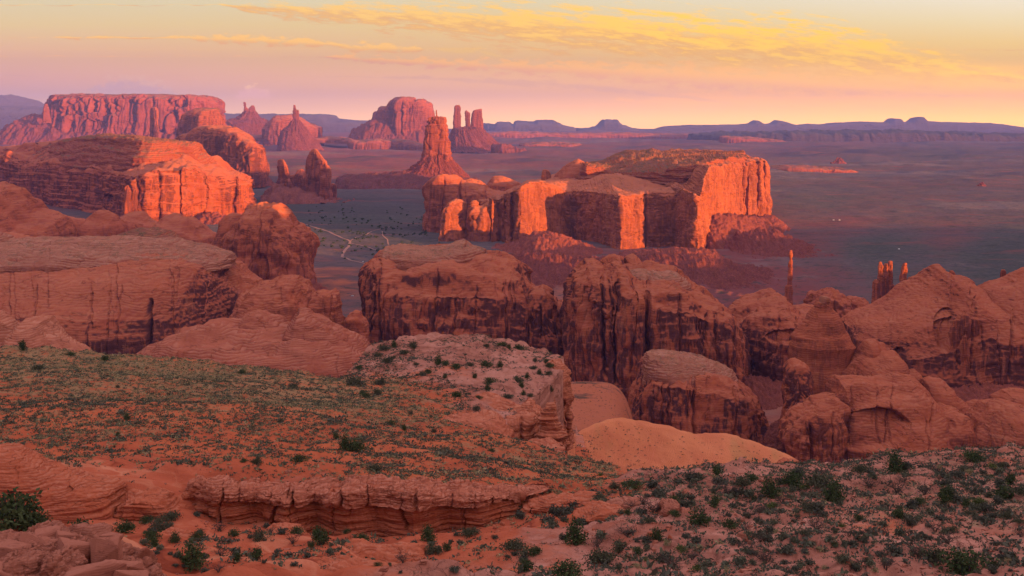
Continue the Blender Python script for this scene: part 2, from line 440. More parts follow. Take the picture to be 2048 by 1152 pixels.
# ------------------------------------------------------------------ objects
def props(o, label=None, cat=None, group=None, kind=None):
    for key, v_ in (('label', label), ('category', cat), ('group', group), ('kind', kind)):
        if v_ is not None: o[key] = v_
    return o
def root(name, label, cat, loc, group=None):
    o = bpy.data.objects.new(name, None); COL.objects.link(o)
    o.location = loc; o.empty_display_size = 5
    return props(o, label, cat, group)
def rooty(name, label, cat, px, Y, zb=FLOOR, group=None): return root(name, label, cat, (float(WX(px, Y)), Y, zb), group)
def link(name, me, mat, loc, parent=None):
    o = bpy.data.objects.new(name, me); COL.objects.link(o)
    if mat is not None: me.materials.append(mat)
    if parent is not None:
        o.parent = parent; o.location = Vector(loc) - parent.location
    else: o.location = loc
    return o
def put(name, g, mat, parent=None, label=None, cat=None, group=None, kind=None, smooth=True):
    P, closed = g
    V = P.reshape(-1, 3)
    c = np.array([V[:, 0].mean(), V[:, 1].mean(), V[:, 2].min()])
    me = mesh_np(name, V - c, grid_quads(P.shape[0], P.shape[1], closed), smooth)
    o = link(name, me, mat, tuple(c), parent)
    return props(o, label, cat, group, kind)

# ------------------------------------------------------------------ materials
ROCK, DEEP, PALE, VARN = (.42, .112, .050), (.28, .066, .034), (.48, .185, .098), (.080, .034, .034)
def new_mat(name):
    global T
    m = bpy.data.materials.new(name); m.use_nodes = True; T = m.node_tree; T.nodes.clear(); return m
def finish(m, col, bump=None, dist=1.0, strength=.6):
    b = nd('ShaderNodeBsdfDiffuse', None, Color=col, Roughness=.6)
    if bump is not None:
        bn = nd('ShaderNodeBump', None, Height=bump, Strength=strength, Distance=dist)
        T.links.new(bn.outputs[0], b.inputs['Normal'])
    o = nd('ShaderNodeOutputMaterial', None, Surface=S(b.outputs[0]))
    return m
_mats = {}
def rock(k, varn=.7, top=.35, scrub=.35, bed=.25, topcol=PALE, base=ROCK, deep=DEEP, pale=PALE, varncol=VARN, seed=0.0, bump=.7, topnz=(.70, .92), scrubcol=(.075, .085, .048), streak=.16, band=1.0, cover=0.0):
    key = (round(math.log(k), 1), varn, top, scrub, bed, topcol, base, deep, pale, seed, bump, topnz, streak, band, cover)
    if key in _mats: return _mats[key]
    m = new_mat("sandstone"); _mats[key] = m
    P = vsc(S(nd('ShaderNodeTexCoord').outputs['Object']), 1.0 / k)
    P = vadd(P, (seed * 37.0, seed * 11.0, seed * 5.0))
    nz = sep(S(nd('ShaderNodeNewGeometry').outputs['Normal']))[2]
    wall = rng(absn(nz), .30, .72, 1.0, 0.0)
    wp = noi(P, .012, 2.0, color=True)
    Pw = vadd(P, vsc(wp, (30.0, 30.0, 30.0)))
    fine0 = noi(P, .06, 3.0)
    beds = noi(vsc(Pw, (.008, .008, .11)), 1.0, 4.0, .6)
    c = ramp((beds - .5) * band + .5 + (fine0 - .5) * .3, [(.26, deep), (.42, base), (.60, base), (.80, pale)])
    big = noi(P, .018, 3.0)
    c = mx(rng(big, .42, .68) * .5, c, deep)
    swirl = nd('ShaderNodeTexWave', dict(wave_type='BANDS', bands_direction='Z', wave_profile='SAW'), Vector=vsc(Pw, (.55, .55, 1.0)), Scale=.075, Distortion=7.0, Detail=3.0)
    swirl.inputs['Detail Scale'].default_value = .28
    sw = S(swirl.outputs[1])
    c = mx(rng(sw, .35, .9) * bed * 1.3 * rng(noi(P, .02, 2.0), .34, .52), c, pale)
    c = mx(rng(sw, .34, .05) * bed * 1.0 * rng(noi(P, .02, 2.0), .36, .56), c, deep)
    sm1 = noi(vsc(Pw, (.012, .012, .060)), 1.0, 3.0, .5)
    seam = rng(absn(sm1 - .5), .0, .016, 1.0, 0.0) * rng(noi(P, .03, 2.0), .42, .55)
    c = mx(seam * .55, c, tuple(x * .5 for x in deep))
    st1 = noi(vsc(P, (streak, streak, .008)), 1.0, 4.0, .62)
    patch = noi(vsc(vadd(P, (90.0, 0.0, 40.0)), (1.0, 1.0, .55)), .022, 4.0, .6)
    vf = rng(st1 * 1.0 + patch * .9 + cover, .88, 1.04) * wall * varn
    c = mx(vf, c, varncol)
    st2 = noi(vsc(vadd(P, (31.0, 7.0, 3.0)), (streak * .8, streak * .8, .011)), 1.0, 3.0, .6)
    c = mx(rng(st2 + (patch - .5) * -.7, .60, .72) * wall * .45, c, pale)
    tp = rng(nz, topnz[0], topnz[1])
    fine = noi(P, .35, 3.0, .6)
    c = mx(tp * top * rng(fine, .3, .6, .6, 1.0), c, topcol)
    c = mx(rng(fine + (noi(P, .05, 2.0) - .5) * .9, .55, .63) * rng(nz, .80, .93) * scrub, c, scrubcol)
    c = mx(.35, c, vsc(c, 1.0), 'MIX')
    c = mx(rng(noi(P, .9, 2.0), .3, .7) * .30, c, deep)
    c = mx(rng(noi(vsc(Pw, (.10, .10, .35)), 1.0, 4.0, .7), .55, .72) * .35, c, tuple(x * .62 for x in deep))
    h = st1 * wall * 3.0 + beds * (.9 * band) + sw * bed * 3.0 + fine * 1.1 - seam * 3.0
    return finish(m, c, h, k * 1.0, bump)
def talus(k, base=(.23, .062, .042), scrub=.12, seed=0.0):
    key = ('t', round(math.log(k), 1), base, scrub)
    if key in _mats: return _mats[key]
    m = new_mat("talus_rubble"); _mats[key] = m
    P = vsc(S(nd('ShaderNodeTexCoord').outputs['Object']), 1.0 / k)
    n = noi(P, .06, 4.0, .6); f = noi(P, .45, 3.0, .65)
    c = ramp(n, [(.3, tuple(x * .75 for x in base)), (.55, base), (.75, tuple(x * 1.35 for x in base))])
    c = mx(rng(f, .52, .68) * .4, c, PALE)
    c = mx(rng(noi(P, .3, 2.0), .56, .62) * scrub, c, (.10, .10, .055))
    return finish(m, c, f * 2.0 + n * 2.0, k, .8)

# ================================================================== FAR COUNTRY
def km(Y): return Y / F
hz_shade_mat = rock(km(36000), varn=.2, top=.2, scrub=.1, base=(.12, .092, .098), deep=(.10, .078, .082), pale=(.13, .10, .10), topcol=(.11, .09, .09))  # dark tone puts the far ridges' shade into their colour
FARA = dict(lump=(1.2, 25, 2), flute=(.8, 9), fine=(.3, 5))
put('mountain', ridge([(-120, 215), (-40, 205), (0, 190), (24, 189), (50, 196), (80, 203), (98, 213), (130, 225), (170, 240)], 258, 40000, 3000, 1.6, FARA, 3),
    hz_shade_mat, label='faint blue mountain with two low peaks behind the far left mesa', cat='mountain')
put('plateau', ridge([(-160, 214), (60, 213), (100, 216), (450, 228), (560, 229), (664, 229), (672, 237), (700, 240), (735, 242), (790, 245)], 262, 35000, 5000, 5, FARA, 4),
    hz_shade_mat, label='long flat blue plateau behind the two small red spires', cat='plateau')
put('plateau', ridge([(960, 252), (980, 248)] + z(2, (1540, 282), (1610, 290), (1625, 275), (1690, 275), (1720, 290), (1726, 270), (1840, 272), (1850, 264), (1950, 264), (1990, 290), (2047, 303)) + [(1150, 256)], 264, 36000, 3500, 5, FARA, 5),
    hz_shade_mat, label='low blue stepped mesa right of the three red towers', cat='plateau')
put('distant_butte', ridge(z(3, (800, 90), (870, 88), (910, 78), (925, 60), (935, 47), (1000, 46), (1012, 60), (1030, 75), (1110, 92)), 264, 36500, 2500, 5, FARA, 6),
    hz_shade_mat, label='lone flat-topped blue butte on the horizon above the lit mesa', cat='butte')
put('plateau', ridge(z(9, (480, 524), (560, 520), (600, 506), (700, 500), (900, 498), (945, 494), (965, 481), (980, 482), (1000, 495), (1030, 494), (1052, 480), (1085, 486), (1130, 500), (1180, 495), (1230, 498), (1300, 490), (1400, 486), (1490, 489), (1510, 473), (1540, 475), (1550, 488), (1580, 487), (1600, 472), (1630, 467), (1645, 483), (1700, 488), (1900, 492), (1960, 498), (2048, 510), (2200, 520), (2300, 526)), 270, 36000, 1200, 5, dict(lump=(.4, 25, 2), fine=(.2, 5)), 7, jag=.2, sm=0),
    hz_shade_mat, label='long blue-grey ridge with small twin buttes along the right horizon', cat='plateau')
k25 = km(22000)
mid_shade_mat = rock(k25, varn=.35, top=.8, scrub=.6, base=(.10, .066, .066), deep=(.085, .056, .056), pale=(.15, .085, .075), topcol=(.09, .075, .07))  # base darkened so the cliff line looks unlit, shade put into colour
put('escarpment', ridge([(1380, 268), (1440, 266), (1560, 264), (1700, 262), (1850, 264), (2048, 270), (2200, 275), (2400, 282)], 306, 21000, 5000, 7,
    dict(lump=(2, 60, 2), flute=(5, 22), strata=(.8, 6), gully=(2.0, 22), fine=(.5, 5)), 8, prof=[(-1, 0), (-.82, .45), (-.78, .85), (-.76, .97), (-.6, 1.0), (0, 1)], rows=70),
    mid_shade_mat, label='long hazy cliff line under the right horizon ridge', cat='escarpment')
LOWA = dict(lump=(1.5, 30, 2), flute=(2.2, 9), strata=(.6, 4), fine=(.5, 3))
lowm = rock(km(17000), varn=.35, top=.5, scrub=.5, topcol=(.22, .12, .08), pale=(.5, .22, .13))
for j, (s, b, Y, lab) in enumerate([
    ([(960, 266), (1020, 263), (1130, 266), (1250, 265), (1330, 268), (1420, 268), (1450, 272), (1490, 281)], 283, 22500, 'low red cliff band on the plain under the blue stepped mesa'),
    ([(1040, 288), (1080, 284), (1120, 285), (1160, 288), (1165, 299)], 303, 16000, 'short red bench cliff on the plain right of the three towers'),
    ([(1440, 272), (1500, 275), (1560, 280), (1600, 290)], 294, 18000, 'stepped low cliffs on the plain above the lit mesa prow'),
    ([(1530, 335), (1560, 330), (1620, 332), (1680, 336), (1708, 342)], 345, 8600, 'low fluted red bench right of the lit mesa prow'),
    ([(480, 271), (520, 270), (560, 272), (575, 278)], 282, 15800, 'small red bench cliff left of the slender far spire'),
    ([(620, 276), (660, 273), (700, 276), (715, 282)], 286, 15500, 'small red bench cliff right of the slender far spire'),
    ([(700, 282), (760, 278), (820, 280), (850, 290)], 300, 14500, 'wide dull red bench left of the tall central butte')]):
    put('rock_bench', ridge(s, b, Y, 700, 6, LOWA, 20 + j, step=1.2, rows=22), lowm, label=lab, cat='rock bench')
put('rock_pinnacle', tower([(365, 1962, 1966), (372, 1955, 1972), (378, 1945, 1982)], 6400, .9, 2, mod(TALUS, gully=(2, 7)), 31), talus(km(6400)), label='tiny pale pinnacle alone on the wide plain near the edge', cat='pinnacle')
put('rock_pinnacle', tower([(318, 1676, 1680), (323, 1671, 1685), (328, 1662, 1694)], 9500, .9, 2, mod(TALUS, gully=(2, 7)), 32), talus(km(9500)), label='tiny red pinnacle on the plain below the hazy cliff line', cat='pinnacle')

# ---- great far mesa
Y = 16500
r = rooty('mesa', 'broad far mesa with sheer red cliffs and a dark flat top', 'mesa', 270, Y)
plan = [(0, Y + 300), (100, Y + 250), (250, Y), (440, Y - 350)]
put('cliff', ridge(z(1, (305, 330), (318, 215), (326, 184), (345, 179), (460, 182), (700, 178), (850, 180), (1000, 182), (1240, 190), (1285, 212), (1300, 250), (1303, 400)), 292, Y, 1500, 9,
    dict(lump=(4, 40, 2), flute=(5, 16), blocks=(15, 30, (1, 1, 9)), strata=(.4, 6), fine=(.7, 4)), 41, plan=plan, prof=[(-1, 0), (-.93, .5), (-.9, .93), (-.8, 1.0), (0, .99)], step=1.1), rock(km(Y), varn=.4, top=.6, scrub=.7, topcol=(.20, .12, .08), streak=.2, base=(.38, .10, .055), bed=.0, band=.35), r)
put('cap_rock', ridge(z(1, (458, 184), (465, 171), (580, 170), (700, 176), (850, 172), (1000, 173), (1120, 180), (1250, 184), (1256, 192)), 196, Y + 120, 900, 8, dict(fine=(.4, 4)), 42, plan=[(a, b + 150) for a, b in plan], step=1.1), rock(km(Y), varn=.1, top=.8, scrub=.9, topcol=(.14, .10, .06), base=(.24, .09, .055)), r)
put('talus_slope', ridge(z(1, (-60, 440), (40, 405), (90, 350), (150, 315), (250, 296), (330, 300), (480, 318), (560, 330), (640, 312), (700, 330), (860, 325), (960, 360), (1100, 330), (1250, 300), (1310, 330), (1420, 400)), 294, Y - 150, 2000, 1.5, mod(TALUS, gully=(5, 16), lump=(3, 40, 2)), 43, plan=plan, step=1.2, basez=FLOOR - 30), talus(km(Y), (.23, .060, .042)), r)
put('spire', tower(zr(1, (228, 264, 276), (245, 257, 285), (300, 254, 292), (340, 250, 300)), Y - 600, .9, 2.4, TOWER, 44), rock(km(Y), varn=.3, top=.1, scrub=0), r)

def butte(name, label, cat, px, Y, towers, tal, seed, A=TOWER, mat=None, talA=None, tdepth=.9):
    r = rooty(name, label, cat, px, Y)
    m = mat or rock(km(Y), varn=.4, top=.3, scrub=.1, streak=.2, base=(.38, .10, .055))
    for i, (rg, nm) in enumerate(towers):
        put(nm, tower(rg, Y, .8, 2.8, A, seed + i, shear=-0.2), m, r)
    if tal:
        rg = list(tal); 
        put('talus_slope', tower(rg, Y, tdepth, 2.0, talA or mod(TALUS, gully=(1.6, 9), lump=(1, 40, 2)), seed + 9, basez=FLOOR - 12), talus(km(Y), (.21, .055, .040)), r)
    return r
butte('butte', 'small red butte with a forked top just right of the far mesa', 'butte', 498, 17500,
      [(zr(2, (158, 140, 146), (185, 139, 153), (195, 139, 165), (230, 136, 180)), 'spire'), (zr(2, (179, 184, 200), (190, 172, 204), (215, 160, 206), (240, 150, 210)), 'tower')],
      zr(2, (222, 138, 208), (250, 110, 225), (270, 60, 262), (285, -10, 300), (300, -60, 330)), 51)
butte('butte', 'slender red spire rising from a steep cone of rubble', 'butte', 592, 14000,
      [(zr(2, (175, 432, 437), (190, 430, 442), (203, 429, 448), (240, 427, 452), (300, 421, 458)), 'spire'), (zr(2, (205, 452, 460), (240, 450, 462), (300, 445, 464)), 'tower')],
      zr(2, (268, 424, 462), (300, 402, 488), (340, 362, 520), (380, 350, 560), (420, 335, 610)), 55)
put('low_mesa', ridge(z(2, (270, 290), (292, 272), (330, 246), (400, 232), (440, 230), (480, 258), (530, 290), (590, 310)), 292, 15500, 800, 4, mod(CLIFF, flute=(2, 9), lump=(2, 30, 2)), 60), rock(km(15500), varn=.5, top=.5, scrub=.6), label='dark rounded low mesa behind the slender red spire', cat='mesa')

Y = 16000
r = rooty('mesa', 'square red mesa with stepped left shoulder behind the tall butte', 'mesa', 795, Y)
put('cliff', ridge(z(2, (905, 275), (912, 212), (922, 210), (929, 224), (945, 212), (952, 190), (985, 188), (1003, 186), (1010, 152), (1035, 133), (1140, 134), (1150, 150), (1162, 140), (1190, 140), (1215, 158), (1238, 166), (1242, 260), (1246, 300)), 278, Y, 900, 8,
    dict(lump=(3, 40, 2), flute=(6, 15), strata=(.6, 6), fine=(.6, 4)), 62, plan=[(740, Y + 500), (808, Y - 150), (812, Y - 160), (866, Y - 40)], step=1.1, pe=4), rock(km(Y), varn=.5, top=.5, scrub=.5, topcol=(.16, .09, .06), streak=.2), r)
put('talus_slope', ridge(z(2, (770, 322), (840, 292), (870, 270), (910, 248), (1000, 255), (1100, 275), (1200, 270), (1250, 285), (1330, 318)), 272, Y - 100, 1300, 1.6, mod(TALUS, gully=(3, 12)), 63, step=1.2, basez=FLOOR - 20), talus(km(Y)), r)

butte('butte', 'three thin red towers standing on one rubble cone', 'butte', 936, 13500,
      [(zr(2, (177, 1376, 1402), (190, 1371, 1407), (250, 1368, 1408), (330, 1362, 1412)), 'tower'),
       (zr(2, (209, 1437, 1443), (222, 1436, 1459), (280, 1434, 1461), (345, 1430, 1466)), 'tower'),
       (zr(2, (198, 1521, 1533), (208, 1481, 1534), (250, 1469, 1535), (300, 1467, 1538), (350, 1462, 1542)), 'tower')],
      zr(2, (318, 1362, 1540), (345, 1352, 1562), (380, 1342, 1600), (410, 1335, 1640), (440, 1325, 1720), (460, 1310, 1850)), 66)
put('low_mesa', ridge(z(2, (1600, 420), (1660, 412), (1720, 425), (1790, 445), (1850, 460), (1950, 472)), 315, 12800, 500, 2, mod(TALUS, rubble=(1.6, 5)), 69), talus(km(12800)), label='low red rubble ridge trailing off from the three towers', cat='rubble ridge')

# ---- tall central butte
Y = 6400
r = butte('butte', 'tall square red butte on a wide skirt of rubble in the centre', 'butte', 872, Y,
      [(zr(2, (246, 1230, 1322), (262, 1226, 1324), (284, 1224, 1326), (294, 1206, 1332), (330, 1200, 1334), (400, 1194, 1336), (470, 1188, 1338), (520, 1182, 1342)), 'tower')],
      zr(2, (474, 1204, 1322), (495, 1182, 1345), (520, 1156, 1374), (560, 1105, 1416), (600, 1030, 1462), (640, 950, 1515)), 72,
      A=dict(lump=(1.5, 40, 2), flute=(5.0, 10), blocks=(3.5, 13, (1, 1, 12)), strata=(.3, 7), fine=(.4, 4)), talA=mod(TALUS, gully=(2.4, 12), rubble=(1.3, 5)), tdepth=1.0)
put('pinnacle', tower(zr(2, (205, 1266, 1270), (225, 1264, 1272), (252, 1262, 1274)), Y, .9, 2, TOWER, 78), rock(km(Y), varn=.2, top=.1, scrub=0), r)
put('rubble_apron', ridge(z(2, (690, 600), (760, 585), (900, 578), (1050, 570), (1200, 580), (1400, 590), (1500, 612)), 372, Y - 60, 700, 1.6, mod(TALUS, gully=(2, 18), lump=(3, 50, 2)), 79, basez=FLOOR - 10), talus(km(Y), (.16, .05, .042), .35), r)

# ---- dark pillar and mid mesas on the left
put('rock_pillar', tower(zr(1, (249, 872, 925), (262, 866, 938), (330, 862, 943), (420, 852, 950), (450, 845, 960)), 11800, .8, 3, mod(TOWER, flute=(2.5, 10)), 80, basez=FLOOR, shear=-2.2), rock(km(11800), varn=.8, top=.2, scrub=.1), label='dark blunt pillar in front of the far mesa cliffs', cat='pillar')
Y = 9400
r = rooty('mesa', 'small flat-topped mesa with a lit right side in front of the far mesa', 'mesa', 405, Y)
put('cliff', ridge(z(1, (1073, 430), (1078, 330), (1090, 298), (1130, 272), (1160, 262), (1210, 258), (1275, 262), (1290, 300), (1300, 335), (1312, 362)), 300, Y, 480, 7, mod(CLIFF, flute=(5, 15), lump=(4, 40, 2)), 82, plan=[(360, Y + 260), (412, Y - 60), (416, Y - 60), (450, Y + 40)], basez=FLOOR), rock(km(Y), varn=.6, top=.5, scrub=.6, topcol=(.18, .10, .07)), r)
put('cap_rock', ridge(z(1, (1128, 275), (1160, 256), (1210, 251), (1275, 254), (1285, 275)), 224, Y + 40, 300, 6, dict(fine=(.8, 5)), 83), rock(km(Y), varn=.1, top=.8, scrub=.9, topcol=(.14, .10, .06), base=(.24, .09, .055)), r)
Y = 6600
r = rooty('mesa', 'dark fluted mesa with a rounded lit brow behind the left lit mesa', 'mesa', 450, Y)
put('cliff', ridge(z(1, (1030, 480), (1045, 430), (1090, 414), (1130, 385), (1160, 368), (1250, 362), (1320, 366), (1370, 372), (1420, 395), (1470, 438), (1498, 458), (1532, 460), (1546, 505), (1556, 600), (1562, 680)), 372, Y, 420, 5,
    mod(CLIFF, flute=(6, 17), lump=(6, 50, 2)), 85, plan=[(335, Y + 640), (470, Y - 40), (515, Y - 260), (540, Y - 220)], basez=FLOOR), rock(km(Y), varn=.7, top=.4, scrub=.3), r)
put('talus_slope', ridge(z(1, (1300, 690), (1400, 655), (1500, 645), (1560, 650), (1600, 705)), 375, Y - 60, 500, 1.6, TALUS, 86, basez=FLOOR - 8), talus(km(Y)), r)
Y = 5300
r = rooty('rock_towers', 'shaded twin rock towers with a saddle on a dark rubble base', 'rock towers', 612, Y)
m = rock(km(Y), varn=.6, top=.3, scrub=.1)
put('tower', tower(zr(1, (553, 1634, 1652), (565, 1627, 1664), (590, 1624, 1680), (630, 1622, 1696), (740, 1612, 1730)), Y, .7, 2.4, mod(TOWER, flute=(3, 12), lump=(2, 25, 2)), 88, shear=-1.5), m, r)
put('saddle', ridge(z(1, (1680, 700), (1700, 645), (1735, 640), (1752, 608), (1772, 612), (1785, 640), (1800, 720)), 385, Y + 20, 110, 4, mod(TOWER, flute=(3, 12)), 89, plan=[(570, Y + 90), (618, Y - 60)]), m, r)
put('tower', tower(zr(1, (497, 1812, 1845), (508, 1795, 1868), (530, 1783, 1896), (560, 1778, 1925), (600, 1776, 1944), (700, 1774, 1948), (830, 1768, 1955)), Y, .7, 2.6, mod(TOWER, flute=(4, 15), lump=(3, 30, 2)), 90, shear=-1.5), m, r)
put('tower', tower(zr(1, (694, 1938, 1962), (710, 1934, 1968), (830, 1925, 1975)), Y - 20, .8, 2.6, TOWER, 91), m, r)
put('talus_slope', ridge(z(1, (1540, 770), (1620, 700), (1760, 715), (1900, 770), (2000, 800), (2090, 840)), 422, Y - 40, 420, 1.5, TALUS, 92, basez=FLOOR - 6), talus(km(Y), (.22, .07, .05)), r)

# ================================================================== LEFT LIT MESA
Y = 4300; k = km(Y)
r = rooty('mesa', 'wide mesa with scrubby terraced cap, left walls shaded and right walls glowing', 'mesa', 250, Y)
mm = rock(k, varn=.7, top=.45, scrub=.25, bed=.05, band=.4)
fr = [(-90, 5750, 300), (-20, 5450, 316), (10, 5330, 313), (40, 5220, 322), (80, 5060, 328), (140, 4820, 332), (190, 4570, 338), (235, 4340, 348), (250, 4180, 352), (268, 4080, 352), (300, 4060, 340), (360, 4080, 336), (420, 4200, 350), (455, 4230, 356), (480, 4250, 360), (500, 4330, 362), (506, 4450, 366)]
bk = [(500, 4900, 350), (420, 5350, 320), (200, 5950, 300), (0, 6250, 296), (-80, 6200, 296)]
put('cliff', mesa(fr, bk, FLOOR - 10, [(10, 5700, 296), (120, 5400, 280), (300, 4800, 276), (420, 4680, 320), (480, 4620, 352)], [(0, 0), (.55, 14), (.9, 26), (1, 42)],
    [(0, 0), (.25, .22), (.4, .35), (.55, .5), (.75, .85), (1, 1)], mod(CLIFF, lump=(9, 60, 3), flute=(5.5, 20), strata=(1.6, 9), cracks=[(360, 2.5, 14), (411, 2, 10), (470, 2.5, 10), (276, 2, 10), (318, 2, 8)], alcoves=[(222, 402, 17, 14, 16)]), 101, nf=560), mm, r)
put('terrace', ridge(z(1, (150, 560), (190, 515), (280, 480), (400, 440), (560, 415), (640, 409), (800, 413), (1000, 438), (1100, 446), (1150, 452), (1165, 475), (1200, 510), (1245, 548), (1270, 575), (1300, 600)), 340, 4560, 560, 3,
    mod(DOME, strata=(2.4, 9), rubble=(1.3, 5), lump=(2.5, 50, 2), blocks=(1.5, 12, (1, 1, .6))), 102, plan=[(28, 5900), (306, 4620), (325, 4590), (440, 4720)], prof=[(-1, 0), (-.9, .25), (-.75, .55), (-.62, .72), (-.55, .9), (-.4, .97), (0, 1)]),
    rock(k, varn=.15, top=.8, scrub=.85, bed=.4, topcol=(.20, .11, .065), base=(.33, .085, .045)), r)
for j, rg in enumerate([zr(1, (706, 742, 752), (730, 734, 762), (780, 728, 770), (880, 722, 776)), zr(1, (728, 783, 793), (750, 776, 798), (860, 768, 806))]):
    put('pinnacle', tower(rg, 4020, .9, 2.4, mod(TOWER, flute=(3, 10)), 104 + j), mm, r)
put('talus_slope', ridge(z(1, (1130, 930), (1200, 870), (1300, 885), (1400, 905), (1500, 880), (1560, 930)), 462, 4150, 200, 1.6, mod(TALUS, rubble=(2.2, 6)), 106, basez=FLOOR - 5), talus(k), r)

# ================================================================== BIG LIT MESA
Y = 3500; k = km(Y)
r = rooty('mesa', 'great glowing orange mesa with a prow, wide rubble skirts and a dark flat cap', 'mesa', 1230, Y)
lit = rock(k, varn=.45, top=.5, scrub=.3, base=(.42, .125, .055), deep=(.32, .085, .04), pale=(.5, .2, .10), bed=.05, band=.35)
fr = zm(3, (285, 3520, 470), (300, 3510, 452), (335, 3560, 448), (345, 3520, 446), (388, 3550, 432), (398, 3480, 430), (440, 3530, 436), (450, 3480, 430), (470, 3500, 412), (482, 3450, 408), (512, 3470, 396), (520, 3420, 392), (540, 3410, 378), (560, 3420, 364), (600, 3450, 354), (640, 3480, 354), (690, 3520, 370), (745, 3560, 392), (766, 3590, 396), (790, 3600, 398), (900, 3490, 400), (975, 3380, 410),
       (1008, 3310, 424), (1026, 3290, 424), (1080, 3310, 420), (1180, 3345, 408), (1280, 3375, 402), (1304, 3368, 402), (1325, 3315, 400), (1355, 3262, 398), (1385, 3215, 410), (1404, 3200, 430), (1416, 3215, 432), (1426, 3270, 400), (1442, 3340, 330), (1462, 3430, 285), (1500, 3600, 274), (1560, 3800, 266), (1600, 3960, 260), (1624, 4070, 256), (1632, 4060, 256), (1680, 4090, 248), (1690, 4150, 246), (1718, 4140, 242), (1726, 4210, 244), (1744, 4220, 250), (1754, 4300, 290))
bk = zm(3, (1745, 4700, 270), (1500, 4900, 250), (1100, 4600, 250), (800, 4300, 280), (560, 4100, 350), (400, 3900, 430))
put('cliff', mesa(fr, bk, FLOOR - 10, zm(3, (420, 3740, 420), (620, 3700, 360), (800, 3800, 340), (960, 3900, 285), (1100, 4000, 250), (1300, 4100, 235), (1600, 4350, 235), (1690, 4400, 240)),
    [(0, 0), (.5, 6), (.94, 13), (1, 22)], [(0, 0), (.10, .03), (.32, .10), (.5, .40), (.7, .80), (1, 1)],
    mod(CLIFF, lump=(4, 55, 3), flute=(4.2, 14), strata=(.4, 9), cracks=[(c_[0], 2.2, 12) for c_ in z(3, (450, 0), (500, 0), (1640, 0), (1690, 0), (1725, 0), (1150, 0))]), 111, nf=900, nw=190), lit, r)
put('cap_rock', mesa(zm(3, (770, 3860, 318), (830, 3790, 300), (860, 3740, 268), (940, 3760, 282), (1000, 3740, 300), (1180, 3640, 306), (1250, 3600, 300), (1330, 3560, 282), (1450, 3640, 262), (1560, 3900, 236), (1650, 4150, 236), (1700, 4300, 245)),
    zm(3, (1650, 4650, 240), (1300, 4750, 225), (1000, 4500, 235), (850, 4200, 270)), FLOOR + 150, zm(3, (860, 3900, 262), (960, 3980, 252), (1060, 4050, 206), (1300, 4200, 203), (1600, 4420, 206)),
    [(0, 0), (.7, 10), (1, 26)], [(0, 0), (.25, .35), (.5, .55), (.6, .92), (1, 1)], dict(lump=(4, 40, 3), strata=(2.6, 9), rubble=(1.4, 4.5), fine=(.8, 4)), 112, nf=420, nb=90, nw=60, nt=50),
    rock(k, varn=.1, top=.75, scrub=.8, bed=.35, topcol=(.20, .105, .06), base=(.36, .10, .05)), r)
put('talus_slope', ridge(z(3, (330, 690), (400, 665), (500, 650), (560, 622), (620, 596), (700, 600), (770, 625), (850, 650), (920, 680), (1000, 720)), 530, 3330, 420, 1.5, mod(TALUS, gully=(2, 12), rubble=(1.5, 4)), 114, plan=[(960, 3420), (1070, 3280), (1180, 3300), (1240, 3200)], basez=FLOOR - 15), talus(k), r)
put('talus_slope', ridge(z(3, (980, 730), (1050, 690), (1180, 680), (1300, 672), (1420, 678), (1480, 690), (1560, 740), (1640, 800)), 535, 2960, 420, 1.5, mod(TALUS, gully=(2, 12), rubble=(1.5, 4)), 115, basez=FLOOR - 15), talus(k), r)
put('talus_slope', ridge(z(3, (1400, 640), (1430, 560), (1480, 515), (1560, 515), (1640, 518), (1700, 525), (1760, 515), (1800, 560), (1860, 620), (1950, 665)), 478, 3700, 560, 1.5, mod(TALUS, gully=(2.5, 12), rubble=(1.6, 4)), 116, plan=[(1400, 3420), (1440, 3580), (1540, 4060), (1600, 4200)], basez=FLOOR - 15), talus(k), r)
put('talus_slope', ridge(z(3, (1425, 705), (1500, 650), (1600, 598), (1690, 580), (1780, 590), (1870, 630), (1960, 665), (2060, 700)), 500, 3380, 620, 1.5, mod(TALUS, gully=(2.6, 13), rubble=(1.5, 4), lump=(3, 50, 3)), 1161, prof=[(-1, 0), (-.6, .26), (-.25, .68), (0, 1)], basez=FLOOR - 8), talus(k, (.185, .050, .037)), r)
put('talus_slope', ridge(z(3, (200, 760), (330, 715), (500, 700), (800, 715), (1000, 712), (1180, 700), (1350, 705), (1500, 722), (1640, 760), (1800, 800), (1960, 850)), 590, 2830, 760, 1.5, mod(TALUS, gully=(2.6, 15), rubble=(1.5, 4), lump=(4, 60, 3)), 1160, prof=[(-1, 0), (-.6, .28), (-.25, .7), (0, 1)], basez=FLOOR - 8), talus(k, (.165, .046, .036)), r)
put('buttress', tower(zr(3, (435, 215, 250), (448, 190, 272), (480, 172, 280), (540, 160, 288), (660, 140, 298), (700, 130, 305)), 3560, 1.0, 3.4, mod(CLIFF, lump=(4, 40, 2)), 117, shear=.6), lit, r)
put('buttress', ridge(z(3, (285, 560), (292, 455), (320, 446), (345, 455), (390, 432), (420, 440)), 500, 3600, 220, 5, mod(CLIFF, flute=(5, 16)), 118, basez=FLOOR), lit, r)
put('pinnacle', tower(zr(3, (290, 652, 672), (305, 644, 684), (340, 640, 690), (380, 636, 694)), 3900, .8, 2.4, TOWER, 119), lit, r)
dm = rock(k, varn=.5, top=.4, scrub=.15)
put('rock_dome', ridge(z(3, (660, 400), (690, 358), (730, 305), (775, 255), (800, 238), (818, 231), (845, 245), (880, 290), (960, 340)), 470, 3950, 300, 2.6, DOME, 120), dm, label='pale domed shoulder rising behind the lit mesa wall', cat='rock dome')
